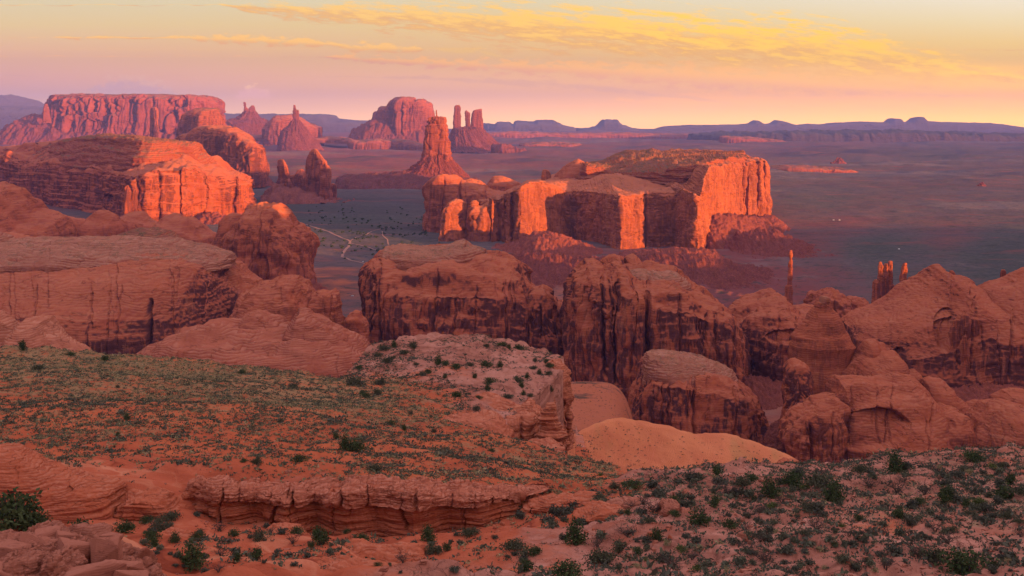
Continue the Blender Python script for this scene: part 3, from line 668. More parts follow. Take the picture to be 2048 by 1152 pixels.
put('sandstone_block', ridge(z(3, (84, 560), (88, 450), (92, 380), (112, 336), (150, 318), (215, 322), (245, 335), (262, 350), (300, 343), (340, 350), (372, 372), (410, 385), (500, 400), (560, 420)), 470, 3900, 320, 5, mod(BLOCK, cracks=[(920, 2.5, 14)]), 121, basez=FLOOR), dm, label='shaded grey-red block joined to the left end of the lit mesa', cat='rock block')
put('rock_dome', ridge(z(3, (360, 400), (382, 350), (412, 325), (450, 319), (490, 335), (530, 362), (560, 400)), 440, 4000, 220, 2.4, DOME, 122), dm, label='small shaded dome peeping over the shaded block', cat='rock dome')

# ================================================================== NEAR ROCKS
Y = 2500; k = km(Y)
r = rooty('sandstone_block', 'rounded sandstone knob catching warm light above the valley track', 'rock knob', 545, Y)
nm = rock(k, varn=.6, top=.35, scrub=.1)
put('body', ridge(z(1, (1330, 1100), (1345, 1000), (1400, 960), (1430, 880), (1452, 845), (1510, 820), (1600, 817), (1650, 832), (1685, 875), (1730, 912), (1765, 935), (1800, 962), (1828, 985), (1838, 1050), (1840, 1200)), 585, Y, 300, 4, mod(BLOCK, lump=(10, 60, 3), alcoves=[(521, 545, 18, 40, 12)], cracks=[(600, 3, 8)]), 131, basez=FLOOR), nm, r)
put('shoulder', ridge(z(1, (1240, 1100), (1280, 1000), (1330, 910), (1385, 875), (1430, 880), (1450, 960)), 560, Y + 60, 220, 3, DOME, 132, basez=FLOOR), nm, r)
put('talus_slope', ridge([(600, 600), (625, 560), (645, 580), (665, 610)], 600, Y - 60, 160, 1.6, mod(TALUS, rubble=(2, 6)), 133, basez=FLOOR - 4), talus(k), r)
k = km(3000); dmm = rock(k, varn=.35, top=.3, scrub=.1)
for j, (s, Y, D, lab) in enumerate([
    (z(1, (-150, 760), (0, 696), (60, 700), (130, 732), (200, 790), (240, 850), (300, 872), (370, 900), (420, 980)), 2700, 420, 'broad smooth slickrock hump at the left edge below the wide mesa'),
    (z(1, (340, 1000), (370, 955), (400, 892), (480, 876), (525, 905), (560, 1000)), 3050, 220, 'small rounded dome, first in the row under the shaded mesa wall'),
    (z(1, (500, 1010), (520, 940), (560, 882), (610, 857), (655, 850), (700, 876), (740, 940), (760, 1000)), 2950, 260, 'plump rounded dome with a smooth crown under the shaded mesa wall'),
    (z(1, (690, 960), (710, 895), (760, 860), (830, 868), (880, 905), (950, 930)), 3150, 220, 'low rounded dome under the foot of the glowing wall'),
    (z(1, (900, 1000), (930, 930), (980, 890), (1050, 870), (1130, 882), (1200, 925), (1250, 990), (1280, 1040)), 2950, 300, 'wide low dome with hollowed front beside the warm sandstone knob')]):
    put('rock_dome', ridge(s, 500, Y, D, 2.6, mod(DOME, lump=(8, 60, 2)), 140 + j, basez=FLOOR), dmm, label=lab, cat='rock dome')

# ---- bowl mesa (left) with pale cap
Y = 1850; k = km(Y)
r = rooty('sandstone_mesa', 'massive smooth red mesa with pale slickrock cap and dark streaked alcove', 'rock mesa', 250, Y)
bm = rock(k, varn=.95, top=.3, scrub=.05, bed=.5, streak=.12, cover=.16)
put('body', ridge(z(4, (-500, 200), (-200, 95), (0, 72), (100, 90), (200, 110), (400, 112), (640, 112), (980, 120), (1100, 140), (1190, 170), (1225, 220), (1265, 300), (1325, 388), (1345, 450), (1362, 540), (1370, 760)), 720, Y, 620, 4,
    mod(BLOCK, lump=(7, 140, 2), flute=(1.6, 26), strata=(1.0, 12), blocks=(.5, 60, (1, 1, 1)), cracks=[(300, 3.5, 24, 600, 760)]), 151, plan=[(-300, 1900), (130, 1900), (260, 1850), (520, 1830)], prof=[(-1, 0), (-.985, .40), (-.93, .55), (-.74, .74), (-.5, .88), (-.25, .97), (0, 1)], basez=FLOOR, step=1.4), bm, r)
put('cap_rock', ridge(z(4, (-260, 130), (-150, 90), (0, 68), (60, 110), (110, 100), (200, 98), (330, 92), (600, 92), (800, 96), (980, 105), (1040, 118), (1150, 140), (1230, 165), (1290, 186), (1292, 206)), 530, Y - 20, 250, 2.5,
    mod(DOME, strata=(1.6, 8), lump=(3, 50, 2), rubble=(.8, 8)), 152, prof=[(-1, .0), (-.98, .28), (-.85, .55), (-.4, .93), (0, 1)]), rock(k, varn=.1, top=.6, scrub=.45, bed=.8, topcol=(.40, .19, .115), base=(.40, .15, .088), pale=(.48, .24, .15)), r)
put('knoll', ridge(z(4, (600, 120), (640, 92), (700, 62), (770, 45), (850, 44), (930, 62), (985, 95), (1060, 125)), 492, Y + 60, 150, 2.5, mod(DOME, strata=(2.4, 6), lump=(2, 30, 2)), 153), rock(k, varn=.05, top=.6, scrub=.8, bed=.8, base=(.30, .085, .05), topcol=(.18, .10, .06)), r)
for j, (s, Y, D, e, lab) in enumerate([
    (z(4, (1180, 330), (1225, 225), (1260, 215), (1340, 260), (1420, 335), (1470, 400), (1500, 520)), 1900, 200, 3, 'smooth red fin sloping right from the massive left mesa'),
    (z(4, (1320, 560), (1345, 405), (1440, 352), (1540, 332), (1600, 316), (1650, 312), (1688, 345), (1720, 400), (1780, 460), (1840, 540), (1880, 640)), 1720, 240, 3, 'rounded red hump with tafoni rows between the massive left mesa and small pillars'),
    (z(4, (1700, 520), (1735, 412), (1765, 395), (1850, 378), (1876, 402), (1888, 480), (1910, 620), (1920, 700)), 1680, 90, 4, 'tilted hat-shaped red pillar beside the rounded hump'),
    (z(4, (1912, 650), (1920, 560), (1935, 520), (1965, 503), (1995, 506), (2022, 540), (2038, 620), (2042, 700)), 1620, 70, 4, 'thumb-shaped red pillar next to the dark streaked block')]):
    put('rock_dome' if e == 3 else 'rock_pillar', ridge(s, 700, Y, D, e, mod(DOME, lump=(6, 40, 3)), 160 + j, basez=FLOOR + 40), rock(km(1750), varn=.35, top=.3, scrub=.05, bed=.5), label=lab, cat='rock dome' if e == 3 else 'rock pillar')
# ---- front slickrock with two peaks
Y = 1300; k = km(Y)
r = rooty('slickrock_hump', 'swirl-banded slickrock hump with two small peaks above the scrub hill', 'slickrock', 520, Y, -260)
sm_ = rock(k, varn=.15, top=.25, scrub=.0, bed=.85, base=(.38, .115, .062), pale=(.45, .18, .11))
put('body', ridge(z(4, (700, 850), (740, 765), (830, 700), (960, 650), (1000, 608), (1080, 575), (1180, 560), (1310, 558), (1400, 575), (1500, 590), (1600, 585), (1720, 590), (1860, 610), (1960, 640), (2040, 680), (2100, 760), (2140, 860)), 790, Y, 330, 2.4, mod(DOME, lump=(9, 80, 2)), 171, basez=-320), sm_, r)
put('peak', ridge(z(4, (1270, 620), (1320, 560), (1390, 505), (1425, 490), (1470, 494), (1500, 512), (1555, 535), (1600, 585), (1640, 640)), 700, Y + 20, 110, 2.4, mod(DOME, lump=(5, 40, 2)), 172), sm_, r)
put('peak', ridge(z(4, (1540, 660), (1600, 570), (1650, 525), (1668, 494), (1720, 503), (1800, 545), (1880, 592), (1940, 640), (1960, 700)), 720, Y - 10, 120, 2.4, mod(DOME, lump=(5, 40, 2)), 173), sm_, r)
# ---- left knoll on the scrub hill's far side
Y = 640
r = rooty('slickrock_hump', 'pale pink slickrock mounds at the left edge behind the scrub hill', 'slickrock', 60, Y, -140)
km_ = rock(km(Y), varn=.05, top=.2, scrub=.05, bed=.8, base=(.46, .17, .10), pale=(.52, .24, .15), deep=(.36, .11, .06))
put('mound', ridge(z(4, (-150, 560), (-40, 500), (0, 505), (40, 530), (80, 570), (110, 620), (140, 700), (160, 800)), 760, Y + 15, 60, 2.4, mod(DOME, lump=(5, 40, 2)), 175), km_, r)
put('mound', ridge(z(4, (60, 800), (100, 620), (125, 580), (160, 548), (220, 538), (262, 545), (300, 585), (340, 625), (380, 655), (440, 690), (480, 730), (500, 800)), 760, Y, 70, 2.6, mod(DOME, lump=(5, 40, 2)), 176), km_, r)

# ---- centre block with pale cap
Y = 1820; k = km(Y)
r = rooty('sandstone_block', 'big dark-streaked block with a pale scrubby cap in the middle', 'rock block', 930, Y)
cb = rock(k, varn=.95, top=.35, scrub=.1, bed=.3, streak=.10, cover=.05)
put('body', ridge(z(5, (128, 640), (132, 400), (136, 260), (160, 165), (200, 118), (235, 100), (440, 100), (600, 90), (740, 104), (830, 120), (900, 145), (935, 180), (952, 225), (990, 268), (1060, 305), (1088, 340), (1112, 378), (1150, 402), (1172, 460), (1180, 640)), 712, Y, 400, 7,
    mod(BLOCK, lump=(12, 90, 3), cracks=[(760, 2.5, 12, 500, 720), (1062, 3, 16, 600, 720, -.1)]), 181, prof=[(-1, 0), (-.95, .5), (-.9, .72), (-.75, .87), (-.5, .95), (0, 1)], basez=FLOOR), cb, r)
put('cap_rock', ridge(z(5, (205, 125), (222, 108), (240, 84), (300, 80), (440, 86), (560, 78), (600, 62), (640, 54), (672, 76), (745, 98), (742, 112)), 526, Y - 15, 190, 3, mod(DOME, strata=(2, 6), lump=(2, 30, 2), rubble=(.8, 6)), 182), rock(k, varn=.1, top=.7, scrub=.6, bed=.7, topcol=(.38, .18, .105), base=(.40, .15, .085), pale=(.47, .23, .145)), r)
put('shoulder', ridge(z(5, (930, 640), (950, 350), (985, 300), (1040, 290), (1075, 320), (1100, 380), (1140, 420), (1165, 500), (1170, 640)), 712, Y - 110, 140, 4, mod(BLOCK, flute=(5, 20)), 183, basez=FLOOR), cb, r)
# ---- second block
Y = 1640; k = km(Y)
r = rooty('sandstone_block', 'tall cliff block split by two deep cracks, dark desert varnish below', 'rock block', 1290, Y)
put('body', ridge(z(5, (1158, 760), (1160, 500), (1166, 262), (1200, 192), (1262, 156), (1300, 155), (1345, 178), (1368, 155), (1395, 130), (1430, 135), (1455, 180), (1500, 195), (1580, 200), (1600, 202), (1700, 212), (1762, 248), (1850, 302), (1930, 372), (2000, 430), (2014, 500), (2020, 760)), 770, Y, 360, 7,
    mod(BLOCK, lump=(10, 80, 3), flute=(6, 28), cracks=[(1203, 3, 22, 540, 760, .02), (1237, 3.5, 30, 520, 770, -.02), (1298, 4, 36, 545, 770, -.025), (1360, 2.5, 14, 590, 780), (1430, 2.5, 14, 620, 780)]), 185, prof=[(-1, 0), (-.96, .55), (-.92, .8), (-.8, .9), (-.5, .96), (0, 1)], basez=FLOOR), cb, r)
put('peak', ridge(z(5, (1430, 210), (1462, 140), (1480, 128), (1500, 122), (1515, 135), (1545, 165), (1585, 196), (1610, 220)), 548, Y + 40, 110, 2.4, mod(DOME, lump=(2, 30, 2)), 186), cb, r)
put('cap_rock', ridge(z(5, (1452, 225), (1480, 202), (1560, 200), (1584, 212), (1600, 203), (1660, 208), (1720, 218), (1770, 250), (1780, 268)), 580, Y - 30, 130, 2.6, mod(DOME, strata=(2, 6), lump=(2, 30, 2), cracks=[(1298, 3, 20)]), 187), rock(k, varn=.1, top=.6, scrub=.5, bed=.9, topcol=(.38, .18, .105), base=(.40, .15, .085), pale=(.47, .23, .145)), r)
put('talus_slope', ridge([(1120, 770), (1180, 750), (1240, 752), (1300, 758), (1400, 750), (1500, 752), (1600, 770)], 790, Y - 60, 220, 1.5, mod(TALUS, rubble=(2.2, 6)), 188, basez=FLOOR - 4), talus(k, (.20, .055, .038)), r)
# ---- low ridge right of it
Y = 1720
r = rooty('sandstone_block', 'pointed low ridge with pale-streaked wall between the cracked block and cone tower', 'rock ridge', 1540, Y)
put('body', ridge(z(6, (520, 700), (540, 372), (600, 332), (690, 292), (745, 270), (772, 268), (800, 300), (850, 345), (900, 350), (970, 350), (1010, 420), (1060, 700)), 775, Y, 300, 4, mod(BLOCK, lump=(8, 60, 3), alcoves=[(1570, 672, 40, 10, 14)]), 190, basez=FLOOR), cb, r)
put('rubble', ridge(z(6, (640, 740), (700, 690), (800, 680), (880, 720), (900, 790)), 800, Y - 110, 110, 1.8, mod(TALUS, rubble=(3, 8)), 191, basez=FLOOR - 4), talus(km(Y), (.18, .05, .035)), r)
# ---- needle spire
Y = 2200
r = rooty('rock_spire', 'tall thin needle spire lit along its right side', 'rock spire', 1577, Y)
sp_m = rock(km(Y), varn=.35, top=.1, scrub=0.0)
put('needle', tower(zr(6, (54, 850, 859), (75, 845, 862), (110, 844, 861), (170, 841, 857), (225, 836, 857), (300, 832, 857)), Y, .9, 2.4, mod(TOWER, lump=(1.0, 12, 2), flute=(1.2, 5)), 193), sp_m, r)
put('pedestal', tower(zr(6, (230, 833, 859), (250, 828, 861), (290, 822, 860), (345, 812, 866), (380, 806, 872)), Y, .9, 2.6, mod(TOWER, flute=(2, 6)), 194), sp_m, r)
put('rock_dome', ridge(z(6, (930, 400), (938, 330), (952, 272), (1010, 258), (1080, 262), (1118, 300), (1130, 340), (1150, 310), (1172, 295), (1210, 300), (1232, 330), (1260, 400)), 650, 1950, 130, 4, mod(BLOCK, lump=(6, 25, 3), flute=(4, 14)), 195, basez=FLOOR), rock(km(1950), varn=.5, top=.2, scrub=.05), label='lumpy grey-red boulder mass behind the cone tower', cat='rock dome')
Y = 2120
r = rooty('rock_spire', 'cluster of four joined dark finger spires', 'rock spires', 1766, Y)
fm = rock(km(Y), varn=.7, top=.15, scrub=0.0)
for j, rg in enumerate([zr(6, (200, 1284, 1298), (215, 1276, 1306), (360, 1266, 1316)), zr(6, (111, 1308, 1318), (130, 1303, 1324), (200, 1300, 1328), (360, 1296, 1336)), zr(6, (121, 1334, 1346), (140, 1328, 1350), (360, 1322, 1358)), zr(6, (107, 1357, 1371), (125, 1354, 1372), (230, 1348, 1376), (360, 1342, 1384)), zr(6, (226, 1370, 1382), (245, 1366, 1386), (360, 1362, 1392))]):
    put('finger', tower(rg, Y + 6 * j, .9, 2.4, mod(TOWER, flute=(2, 8)), 200 + j), fm, r)
r = rooty('rock_spire', 'lone finger spire glowing on its right side with a stub beside it', 'rock spire', 1805, 2100)
for j, rg in enumerate([zr(6, (118, 1432, 1446), (135, 1424, 1448), (170, 1413, 1448), (260, 1403, 1440), (330, 1396, 1446)), zr(6, (190, 1458, 1472), (205, 1455, 1478), (300, 1450, 1486))]):
    put('finger', tower(rg, 2100, .9, 2.4, mod(TOWER, flute=(2, 8)), 207 + j), sp_m, r)
# ---- big right ridge
Y = 1600; k = km(Y)
r = rooty('sandstone_block', 'huge sloping sandstone ridge with arched alcoves along the right edge', 'rock ridge', 1880, Y)
put('body', ridge(z(6, (1080, 600), (1112, 402), (1200, 360), (1300, 312), (1400, 262), (1500, 207), (1558, 158), (1585, 138), (1606, 132), (1640, 165), (1680, 190), (1720, 197), (1760, 218), (1788, 268), (1812, 252), (1870, 222), (1925, 207), (1985, 177), (2048, 150), (2160, 110), (2300, 120), (2420, 300)), 785, Y, 420, 5,
    mod(BLOCK, lump=(8, 110, 2), flute=(2.2, 26), strata=(1.0, 14), blocks=(.8, 60, (1, 1, 1)), cracks=[(1946, 3, 14, 560, 620)], alcoves=[(1892, 648, 24, 33, 36), (1797, 718, 15, 26, 26)]), 210, prof=[(-1, 0), (-.94, .35), (-.88, .62), (-.7, .82), (-.35, .95), (0, 1)], basez=FLOOR), rock(k, varn=.9, top=.25, scrub=.05, bed=.35, streak=.10, cover=.08), r)
put('knob', tower(zr(6, (157, 1670, 1684), (165, 1666, 1690), (200, 1660, 1698)), Y + 20, .9, 2.4, TOWER, 211), sp_m, r)
put('knob', tower(zr(6, (152, 1934, 1950), (165, 1930, 1955), (215, 1924, 1962)), Y + 20, .9, 2.4, TOWER, 212), fm, r)
put('rubble', ridge([(1850, 810), (1900, 780), (1980, 770), (2060, 775), (2200, 790)], 830, Y - 200, 200, 1.6, mod(TALUS, rubble=(2.4, 7)), 213, basez=FLOOR - 4), talus(k, (.24, .065, .042)), r)
Y = 1430
r = rooty('rock_column', 'fluted organ-pipe column standing against the big right ridge', 'rock column', 1926, Y)
om = rock(km(Y), varn=.65, top=.2, scrub=0.0, streak=.18)
for j, rg in enumerate([zr(6, (410, 1688, 1712), (440, 1676, 1722), (600, 1662, 1736), (800, 1640, 1750)), zr(6, (382, 1736, 1756), (410, 1726, 1768), (600, 1716, 1776), (800, 1700, 1790)), zr(6, (403, 1780, 1808), (430, 1772, 1815), (600, 1766, 1818), (800, 1752, 1824)), zr(6, (492, 1738, 1752), (520, 1730, 1760), (800, 1718, 1772))]):
    put('pipe', tower(rg, Y - (18 if j == 3 else 0), .9, 2.6, mod(TOWER, flute=(4, 14), lump=(3, 30, 2)), 215 + j), om, r)
# ---- small pale-capped block
Y = 1340; k = km(Y)
r = rooty('sandstone_block', 'dark-walled block with a tilted pale cap above the orange dune', 'rock block', 1390, Y)
put('body', ridge(z(6, (36, 1000), (48, 850), (70, 760), (92, 640), (108, 592), (200, 590), (380, 622), (540, 668), (565, 700), (605, 728), (645, 775), (680, 850), (692, 960), (700, 1060)), 905, Y, 200, 7, mod(BLOCK, lump=(8, 60, 3), flute=(6, 26), cracks=[(1340, 2.5, 12), (1388, 3, 16), (1470, 2.5, 10)]), 220, prof=[(-1, 0), (-.95, .5), (-.88, .82), (-.7, .94), (0, 1)], basez=FLOOR), rock(k, varn=1.0, top=.3, scrub=.1, streak=.10), r)
put('cap_rock', ridge(z(6, (98, 600), (112, 578), (145, 565), (250, 572), (400, 600), (500, 638), (552, 664), (562, 684)), 765, Y - 10, 130, 2.6, mod(DOME, strata=(1.6, 6), lump=(2, 30, 2), rubble=(.7, 6)), 221, plan=[(1286, 1318), (1468, 1345)]), rock(k, varn=.1, top=.6, scrub=.55, bed=.9, topcol=(.38, .18, .105), base=(.40, .15, .085), pale=(.47, .23, .145)), r)

# ---- cone tower and the dome cluster (right)
Y = 1290; k = km(Y)
cm = rock(k, varn=.4, top=.25, scrub=.03, bed=.4)
r = rooty('rock_tower', 'bulbous cone tower with a small pale hat, banded and pitted', 'rock tower', 1650, Y)
put('body', tower(zr(6, (322, 990, 1045), (345, 976, 1058), (380, 940, 1086), (430, 906, 1114), (470, 882, 1126), (490, 862, 1142), (510, 868, 1160), (540, 852, 1188), (560, 850, 1180), (600, 846, 1160), (700, 838, 1150), (900, 815, 1170), (1000, 800, 1180)), Y, .85, 2.3, mod(DOME, lump=(6, 60, 2), strata=(.35, 12)), 230, basez=FLOOR), cm, r)
put('hat', tower(zr(6, (288, 1008, 1048), (300, 1000, 1054), (315, 1002, 1052), (332, 990, 1048)), Y, .9, 2.2, mod(DOME, lump=(1.5, 15, 2), strata=(1.2, 4)), 231), rock(k, varn=0.0, top=.6, scrub=.2, bed=.8, base=(.42, .2, .12)), r)
put('sliver', ridge(z(6, (806, 1000), (822, 760), (850, 650), (872, 628), (905, 660), (930, 740), (948, 830), (950, 1000)), 850, Y - 70, 70, 4, mod(BLOCK, flute=(5, 14), cracks=[(1578, 3, 20)]), 232, basez=FLOOR), cb, r)
for j, (s, Y, D, e, lab) in enumerate([
    (z(6, (1020, 900), (1050, 760), (1110, 670), (1200, 562), (1240, 521), (1275, 512), (1290, 528), (1316, 530), (1322, 580), (1330, 700)), 1275, 90, 3, 'leaning slickrock fin beside the cone tower'),
    (z(6, (1150, 800), (1185, 670), (1250, 612), (1320, 582), (1380, 580), (1402, 600), (1425, 640), (1450, 670), (1480, 760)), 1250, 130, 2.6, 'rounded dome behind the scrub-pocketed slickrock'),
    (z(6, (1400, 760), (1440, 680), (1480, 664), (1510, 690), (1540, 740)), 1260, 70, 2.4, 'small smooth hump between the larger right domes'),
    (z(6, (1500, 860), (1530, 712), (1560, 702), (1610, 708), (1650, 735), (1680, 780), (1720, 815), (1760, 840), (1780, 900)), 1240, 110, 2.6, 'sloping smooth dome with a shrub hollow at its foot'),
    (z(6, (1860, 900), (1900, 800), (1940, 768), (1990, 765), (2050, 770), (2150, 790), (2250, 900)), 1260, 150, 2.4, 'pink smooth dome at the right edge below the huge ridge'),
    (z(6, (1700, 920), (1740, 840), (1790, 822), (1840, 820), (1880, 845), (1900, 920)), 1230, 80, 2.4, 'low round hump between two right-hand domes')]):
    put('rock_dome', ridge(s, 900, Y, D, e, mod(DOME, lump=(6, 60, 2)), 234 + j, basez=FLOOR), cm, label=lab, cat='rock dome')
Y = 1200
r = rooty('slickrock_dome', 'large overhanging slickrock mass with alcoves above the front slope', 'slickrock', 1800, Y)
put('body', ridge(z(6, (1030, 1200), (1040, 790), (1085, 692), (1140, 692), (1240, 672), (1330, 692), (1420, 690), (1470, 700), (1530, 750), (1570, 800), (1590, 860), (1640, 900), (1700, 930), (1740, 1000), (1760, 1200)), 960, Y, 220, 5, mod(BLOCK, lump=(9, 75, 2), flute=(2, 26), blocks=(0.8, 60, (1, 1, 1)), alcoves=[(1740, 850, 85, 30, 26)]), 241, prof=[(-1, 0), (-.96, .35), (-.97, .5), (-.84, .62), (-.6, .82), (-.3, .95), (0, 1)], basez=FLOOR), cm, r)
put('lobe', ridge(z(6, (1500, 1200), (1520, 960), (1560, 880), (1640, 840), (1700, 850), (1745, 900), (1760, 1000), (1765, 1200)), 950, Y - 40, 120, 4, mod(BLOCK, lump=(7, 70, 2), flute=(1.5, 26), blocks=(.6, 60, (1, 1, 1)), alcoves=[(1888, 850, 24, 20, 16)]), 242, basez=FLOOR), cm, r)
put('lobe', ridge(z(6, (1730, 1250), (1750, 980), (1790, 900), (1860, 845), (1930, 822), (1990, 835), (2050, 860), (2150, 870), (2260, 960), (2300, 1250)), 960, Y - 60, 170, 4, mod(BLOCK, lump=(7, 75, 2), flute=(1.5, 26), blocks=(.6, 60, (1, 1, 1))), 243, basez=FLOOR), cm, r)
r = rooty('rock_pillar', 'stout split pillar at the near foot of the slickrock mass', 'rock pillar', 1626, 1180)
put('body', ridge(z(6, (790, 1250), (800, 1000), (812, 920), (870, 862), (950, 812), (1030, 786), (1078, 798), (1108, 845), (1117, 950), (1112, 1250)), 960, 1180, 110, 5, mod(BLOCK, lump=(8, 50, 3), flute=(5, 24), cracks=[(1624, 3, 22, 850, 960)]), 245, basez=FLOOR), rock(km(1180), varn=.7, top=.25, scrub=0, bed=.4), r)
put('shoulder', ridge(z(6, (700, 1200), (730, 1010), (770, 950), (810, 930), (850, 1000), (870, 1200)), 960, 1200, 70, 3, mod(BLOCK, rubble=(3, 9)), 246, basez=FLOOR), talus(km(1200), (.16, .045, .032)), r)


# ================================================================== GROUND
def tps(ctrl, vals, q):
    """thin-plate surface through ctrl (n,2) with vals (n,m), evaluated at q (...,2)"""
    n = len(ctrl)
    def U(r2): return np.where(r2 > 0, .5 * r2 * np.log(np.maximum(r2, 1e-12)), 0)
    K = U(((ctrl[:, None] - ctrl[None]) ** 2).sum(-1)) + np.eye(n) * 1e-3
    Pm = np.concatenate([np.ones((n, 1)), ctrl], 1)
    A = np.zeros((n + 3, n + 3)); A[:n, :n] = K; A[:n, n:] = Pm; A[n:, :n] = Pm.T
    w = np.linalg.solve(A, np.concatenate([vals, np.zeros((3, vals.shape[1]))]))
    out_ = np.zeros(q.shape[:-1] + (vals.shape[1],))
    for i in range(n):
        out_ += U((q[..., 0] - ctrl[i, 0]) ** 2 + (q[..., 1] - ctrl[i, 1]) ** 2)[..., None] * w[i]
    return out_ + w[n] + q[..., :1] * w[n + 1] + q[..., 1:2] * w[n + 2]

# ---- valley floor: one sheet out to the horizon
gpx = np.arange(-800, 2841, 4.0)
gY = np.concatenate([np.geomspace(330, 9000, 420), np.geomspace(9200, 44000, 90)])
PXg, Yg = np.meshgrid(gpx, gY)
Xg = WX(PXg, Yg)
def valley_base(px, Y):
    b = np.interp(Y, [300, 650, 900, 1250, 1400], [-196, -199, -262, -326, FLOOR])
    hill = -211 - np.abs((Y - 960) / 260) ** 2.6 * 60 - np.abs((px - 1120) / 158) ** 8 * 60
    return np.maximum(b, hill)
pts3 = np.stack([Xg, Yg, Xg * 0], -1)
bad = np.exp(-(((PXg - 1330) / 420) ** 2)) * np.exp(-((Yg - 2550) / 520) ** 2)          # gullied badlands below the great mesa
rough = bad * 4.0 * (np.abs(gn(pts3 / np.array([26., 70., 1.]), 5)) * 2 + .5 * np.abs(gn(pts3 / np.array([12., 30., 1.]), 6)) - .7)
far_r = np.clip((Yg - 4500) / 6000, 0, 1)
rough += far_r * 26 * np.clip(fbm(pts3 / np.array([900., 1400., 1.]), 4, 7) - .05, -.3, 1)
rough += far_r * 12 * np.tanh(5 * (fbm(pts3 / np.array([1500., 900., 1.]), 3, 9) - .15))
rough += 2.0 * fbm(pts3 / 160., 3, 8) * np.clip((Yg - 800) / 600, .15, 1)
Zg = valley_base(PXg, Yg) + rough
def floor_at(px, Y):
    j = np.clip((np.asarray(px, float) - gpx[0]) / 4.0, 0, len(gpx) - 1.001); i = np.clip(np.interp(Y, gY, np.arange(len(gY))), 0, len(gY) - 1.001)
    a, b = i.astype(int) if hasattr(i, 'astype') else int(i), j.astype(int) if hasattr(j, 'astype') else int(j)
    fa, fb = i - a, j - b
    return (Zg[a, b] * (1 - fa) * (1 - fb) + Zg[a + 1, b] * fa * (1 - fb) + Zg[a, b + 1] * (1 - fa) * fb + Zg[a + 1, b + 1] * fa * fb)
# surface cover: r = scrub, g = red badland soil, b = pale sand, from places in the valley
gc = np.array([(700, 440, .9, .1, .1), (820, 500, .9, .1, .15), (660, 560, .2, .6, .9), (700, 620, .6, .4, .5), (600, 420, .9, .1, .0), (720, 350, .4, .6, .2), (640, 310, .3, .7, .3), (760, 300, .3, .8, .3), (1000, 300, .5, .5, .3),
               (1060, 290, .4, .6, .3), (1250, 545, .1, .9, .1), (1500, 560, .1, 1., .1), (1600, 600, .2, .9, .1), (1650, 520, .5, .6, .0), (1750, 500, 1., .0, .0), (2000, 510, 1., .0, .0), (1900, 470, .5, .5, .5), (1700, 450, .4, .5, .4),
               (1650, 400, .7, .3, .1), (1900, 400, .6, .4, .2), (1650, 350, .6, .4, .2), (2000, 340, .6, .4, .2), (1900, 310, .7, .3, .1), (1150, 600, .4, .5, .8), (1200, 700, .1, .9, .1), (1540, 820, .2, .6, .7), (1200, 830, .05, .2, 1.5), (1180, 800, .05, .2, 1.5), (1260, 810, .05, .2, 1.4), (1330, 850, .1, .3, 1.2), (1600, 300, .5, .5, .2), (100, 300, .4, .7, .1), (300, 300, .3, .8, .1)], float)
PYg = PY0 - F * Zg / Yg
zone = np.zeros(PXg.shape + (3,)); ws = np.zeros(PXg.shape)
for c in gc:
    w_ = 1.0 / (((PXg - c[0]) / 90) ** 2 + ((np.log(np.maximum(PYg - 240, 4)) - math.log(c[1] - 240)) / .18) ** 2 + .08) ** 1.1
    zone += w_[..., None] * c[2:5]; ws += w_
zone /= ws[..., None]
attr = np.concatenate([zone, np.ones(zone.shape[:2] + (1,))], -1).reshape(-1, 4)
m = new_mat("valley_soil")
P = S(nd('ShaderNodeTexCoord').outputs['Object'])
zc = nd('ShaderNodeSeparateColor', None, _0=S(nd('ShaderNodeAttribute', dict(attribute_name='zone')).outputs[0]))
zv, zg_, zb_ = [S(o) for o in zc.outputs]
n1 = noi(vsc(P, (.6, 1.0, 1.0)), .0016, 6.0, .62); n2 = noi(P, .012, 4.0, .65); n3 = noi(P, .09, 3.0, .6)
n0 = noi(vsc(P, (.35, 1.0, 1.0)), .0011, 5.0, .62)
c = mx(rng(zg_ + (n1 - .5) * 1.6, .25, .75), (.115, .082, .078), (.175, .058, .050))
c = mx(rng(zb_ + (n1 - .5) * 1.5 + (n2 - .5) * .5, .45, .95), c, (.37, .118, .060))
c = mx(rng(zv + (n1 - .5) * 1.5 + (n2 - .5) * .9, .45, .95) * .85, c, (.082, .080, .066))
c = mx(rng(zv + (n0 - .5) * 2.4, .35, 1.2) * .45, c, (.064, .064, .056))
c = mx(rng(n0 + (n2 - .5) * .35, .54, .66) * .6, c, (.19, .14, .125))
c = mx(rng(n0 + (n2 - .5) * .3, .46, .36) * .6, c, (.066, .056, .054))
c = mx(rng(n3 + (zv - .5) * .25, .56, .66) * .6, c, (.045, .052, .040))
n4 = noi(vsc(P, (.7, 1.0, 1.0)), .03, 4.0, .7)
c = mx(rng(n4, .54, .64) * .75, c, (.050, .050, .040))
c = mx(rng(noi(vsc(P, (.5, 1.0, 1.0)), .006, 5.0, .7), .55, .66) * .6, c, (.20, .075, .058))
finish(m, c, n3 * 2.0 + n2 * 6.0, 1.0, .7)
me = mesh_np('valley_floor', np.stack([Xg, Yg, Zg], -1), grid_quads(len(gY), len(gpx), False), True, attr) if False else mesh_np('valley_floor', np.stack([Xg, Yg, Zg], -1).reshape(-1, 3), grid_quads(len(gY), len(gpx), False), True, attr)
props(link('ground', me, m, (0, 0, 0)), 'wide desert valley floor of red soil and blue-grey scrub', 'ground', kind='structure')

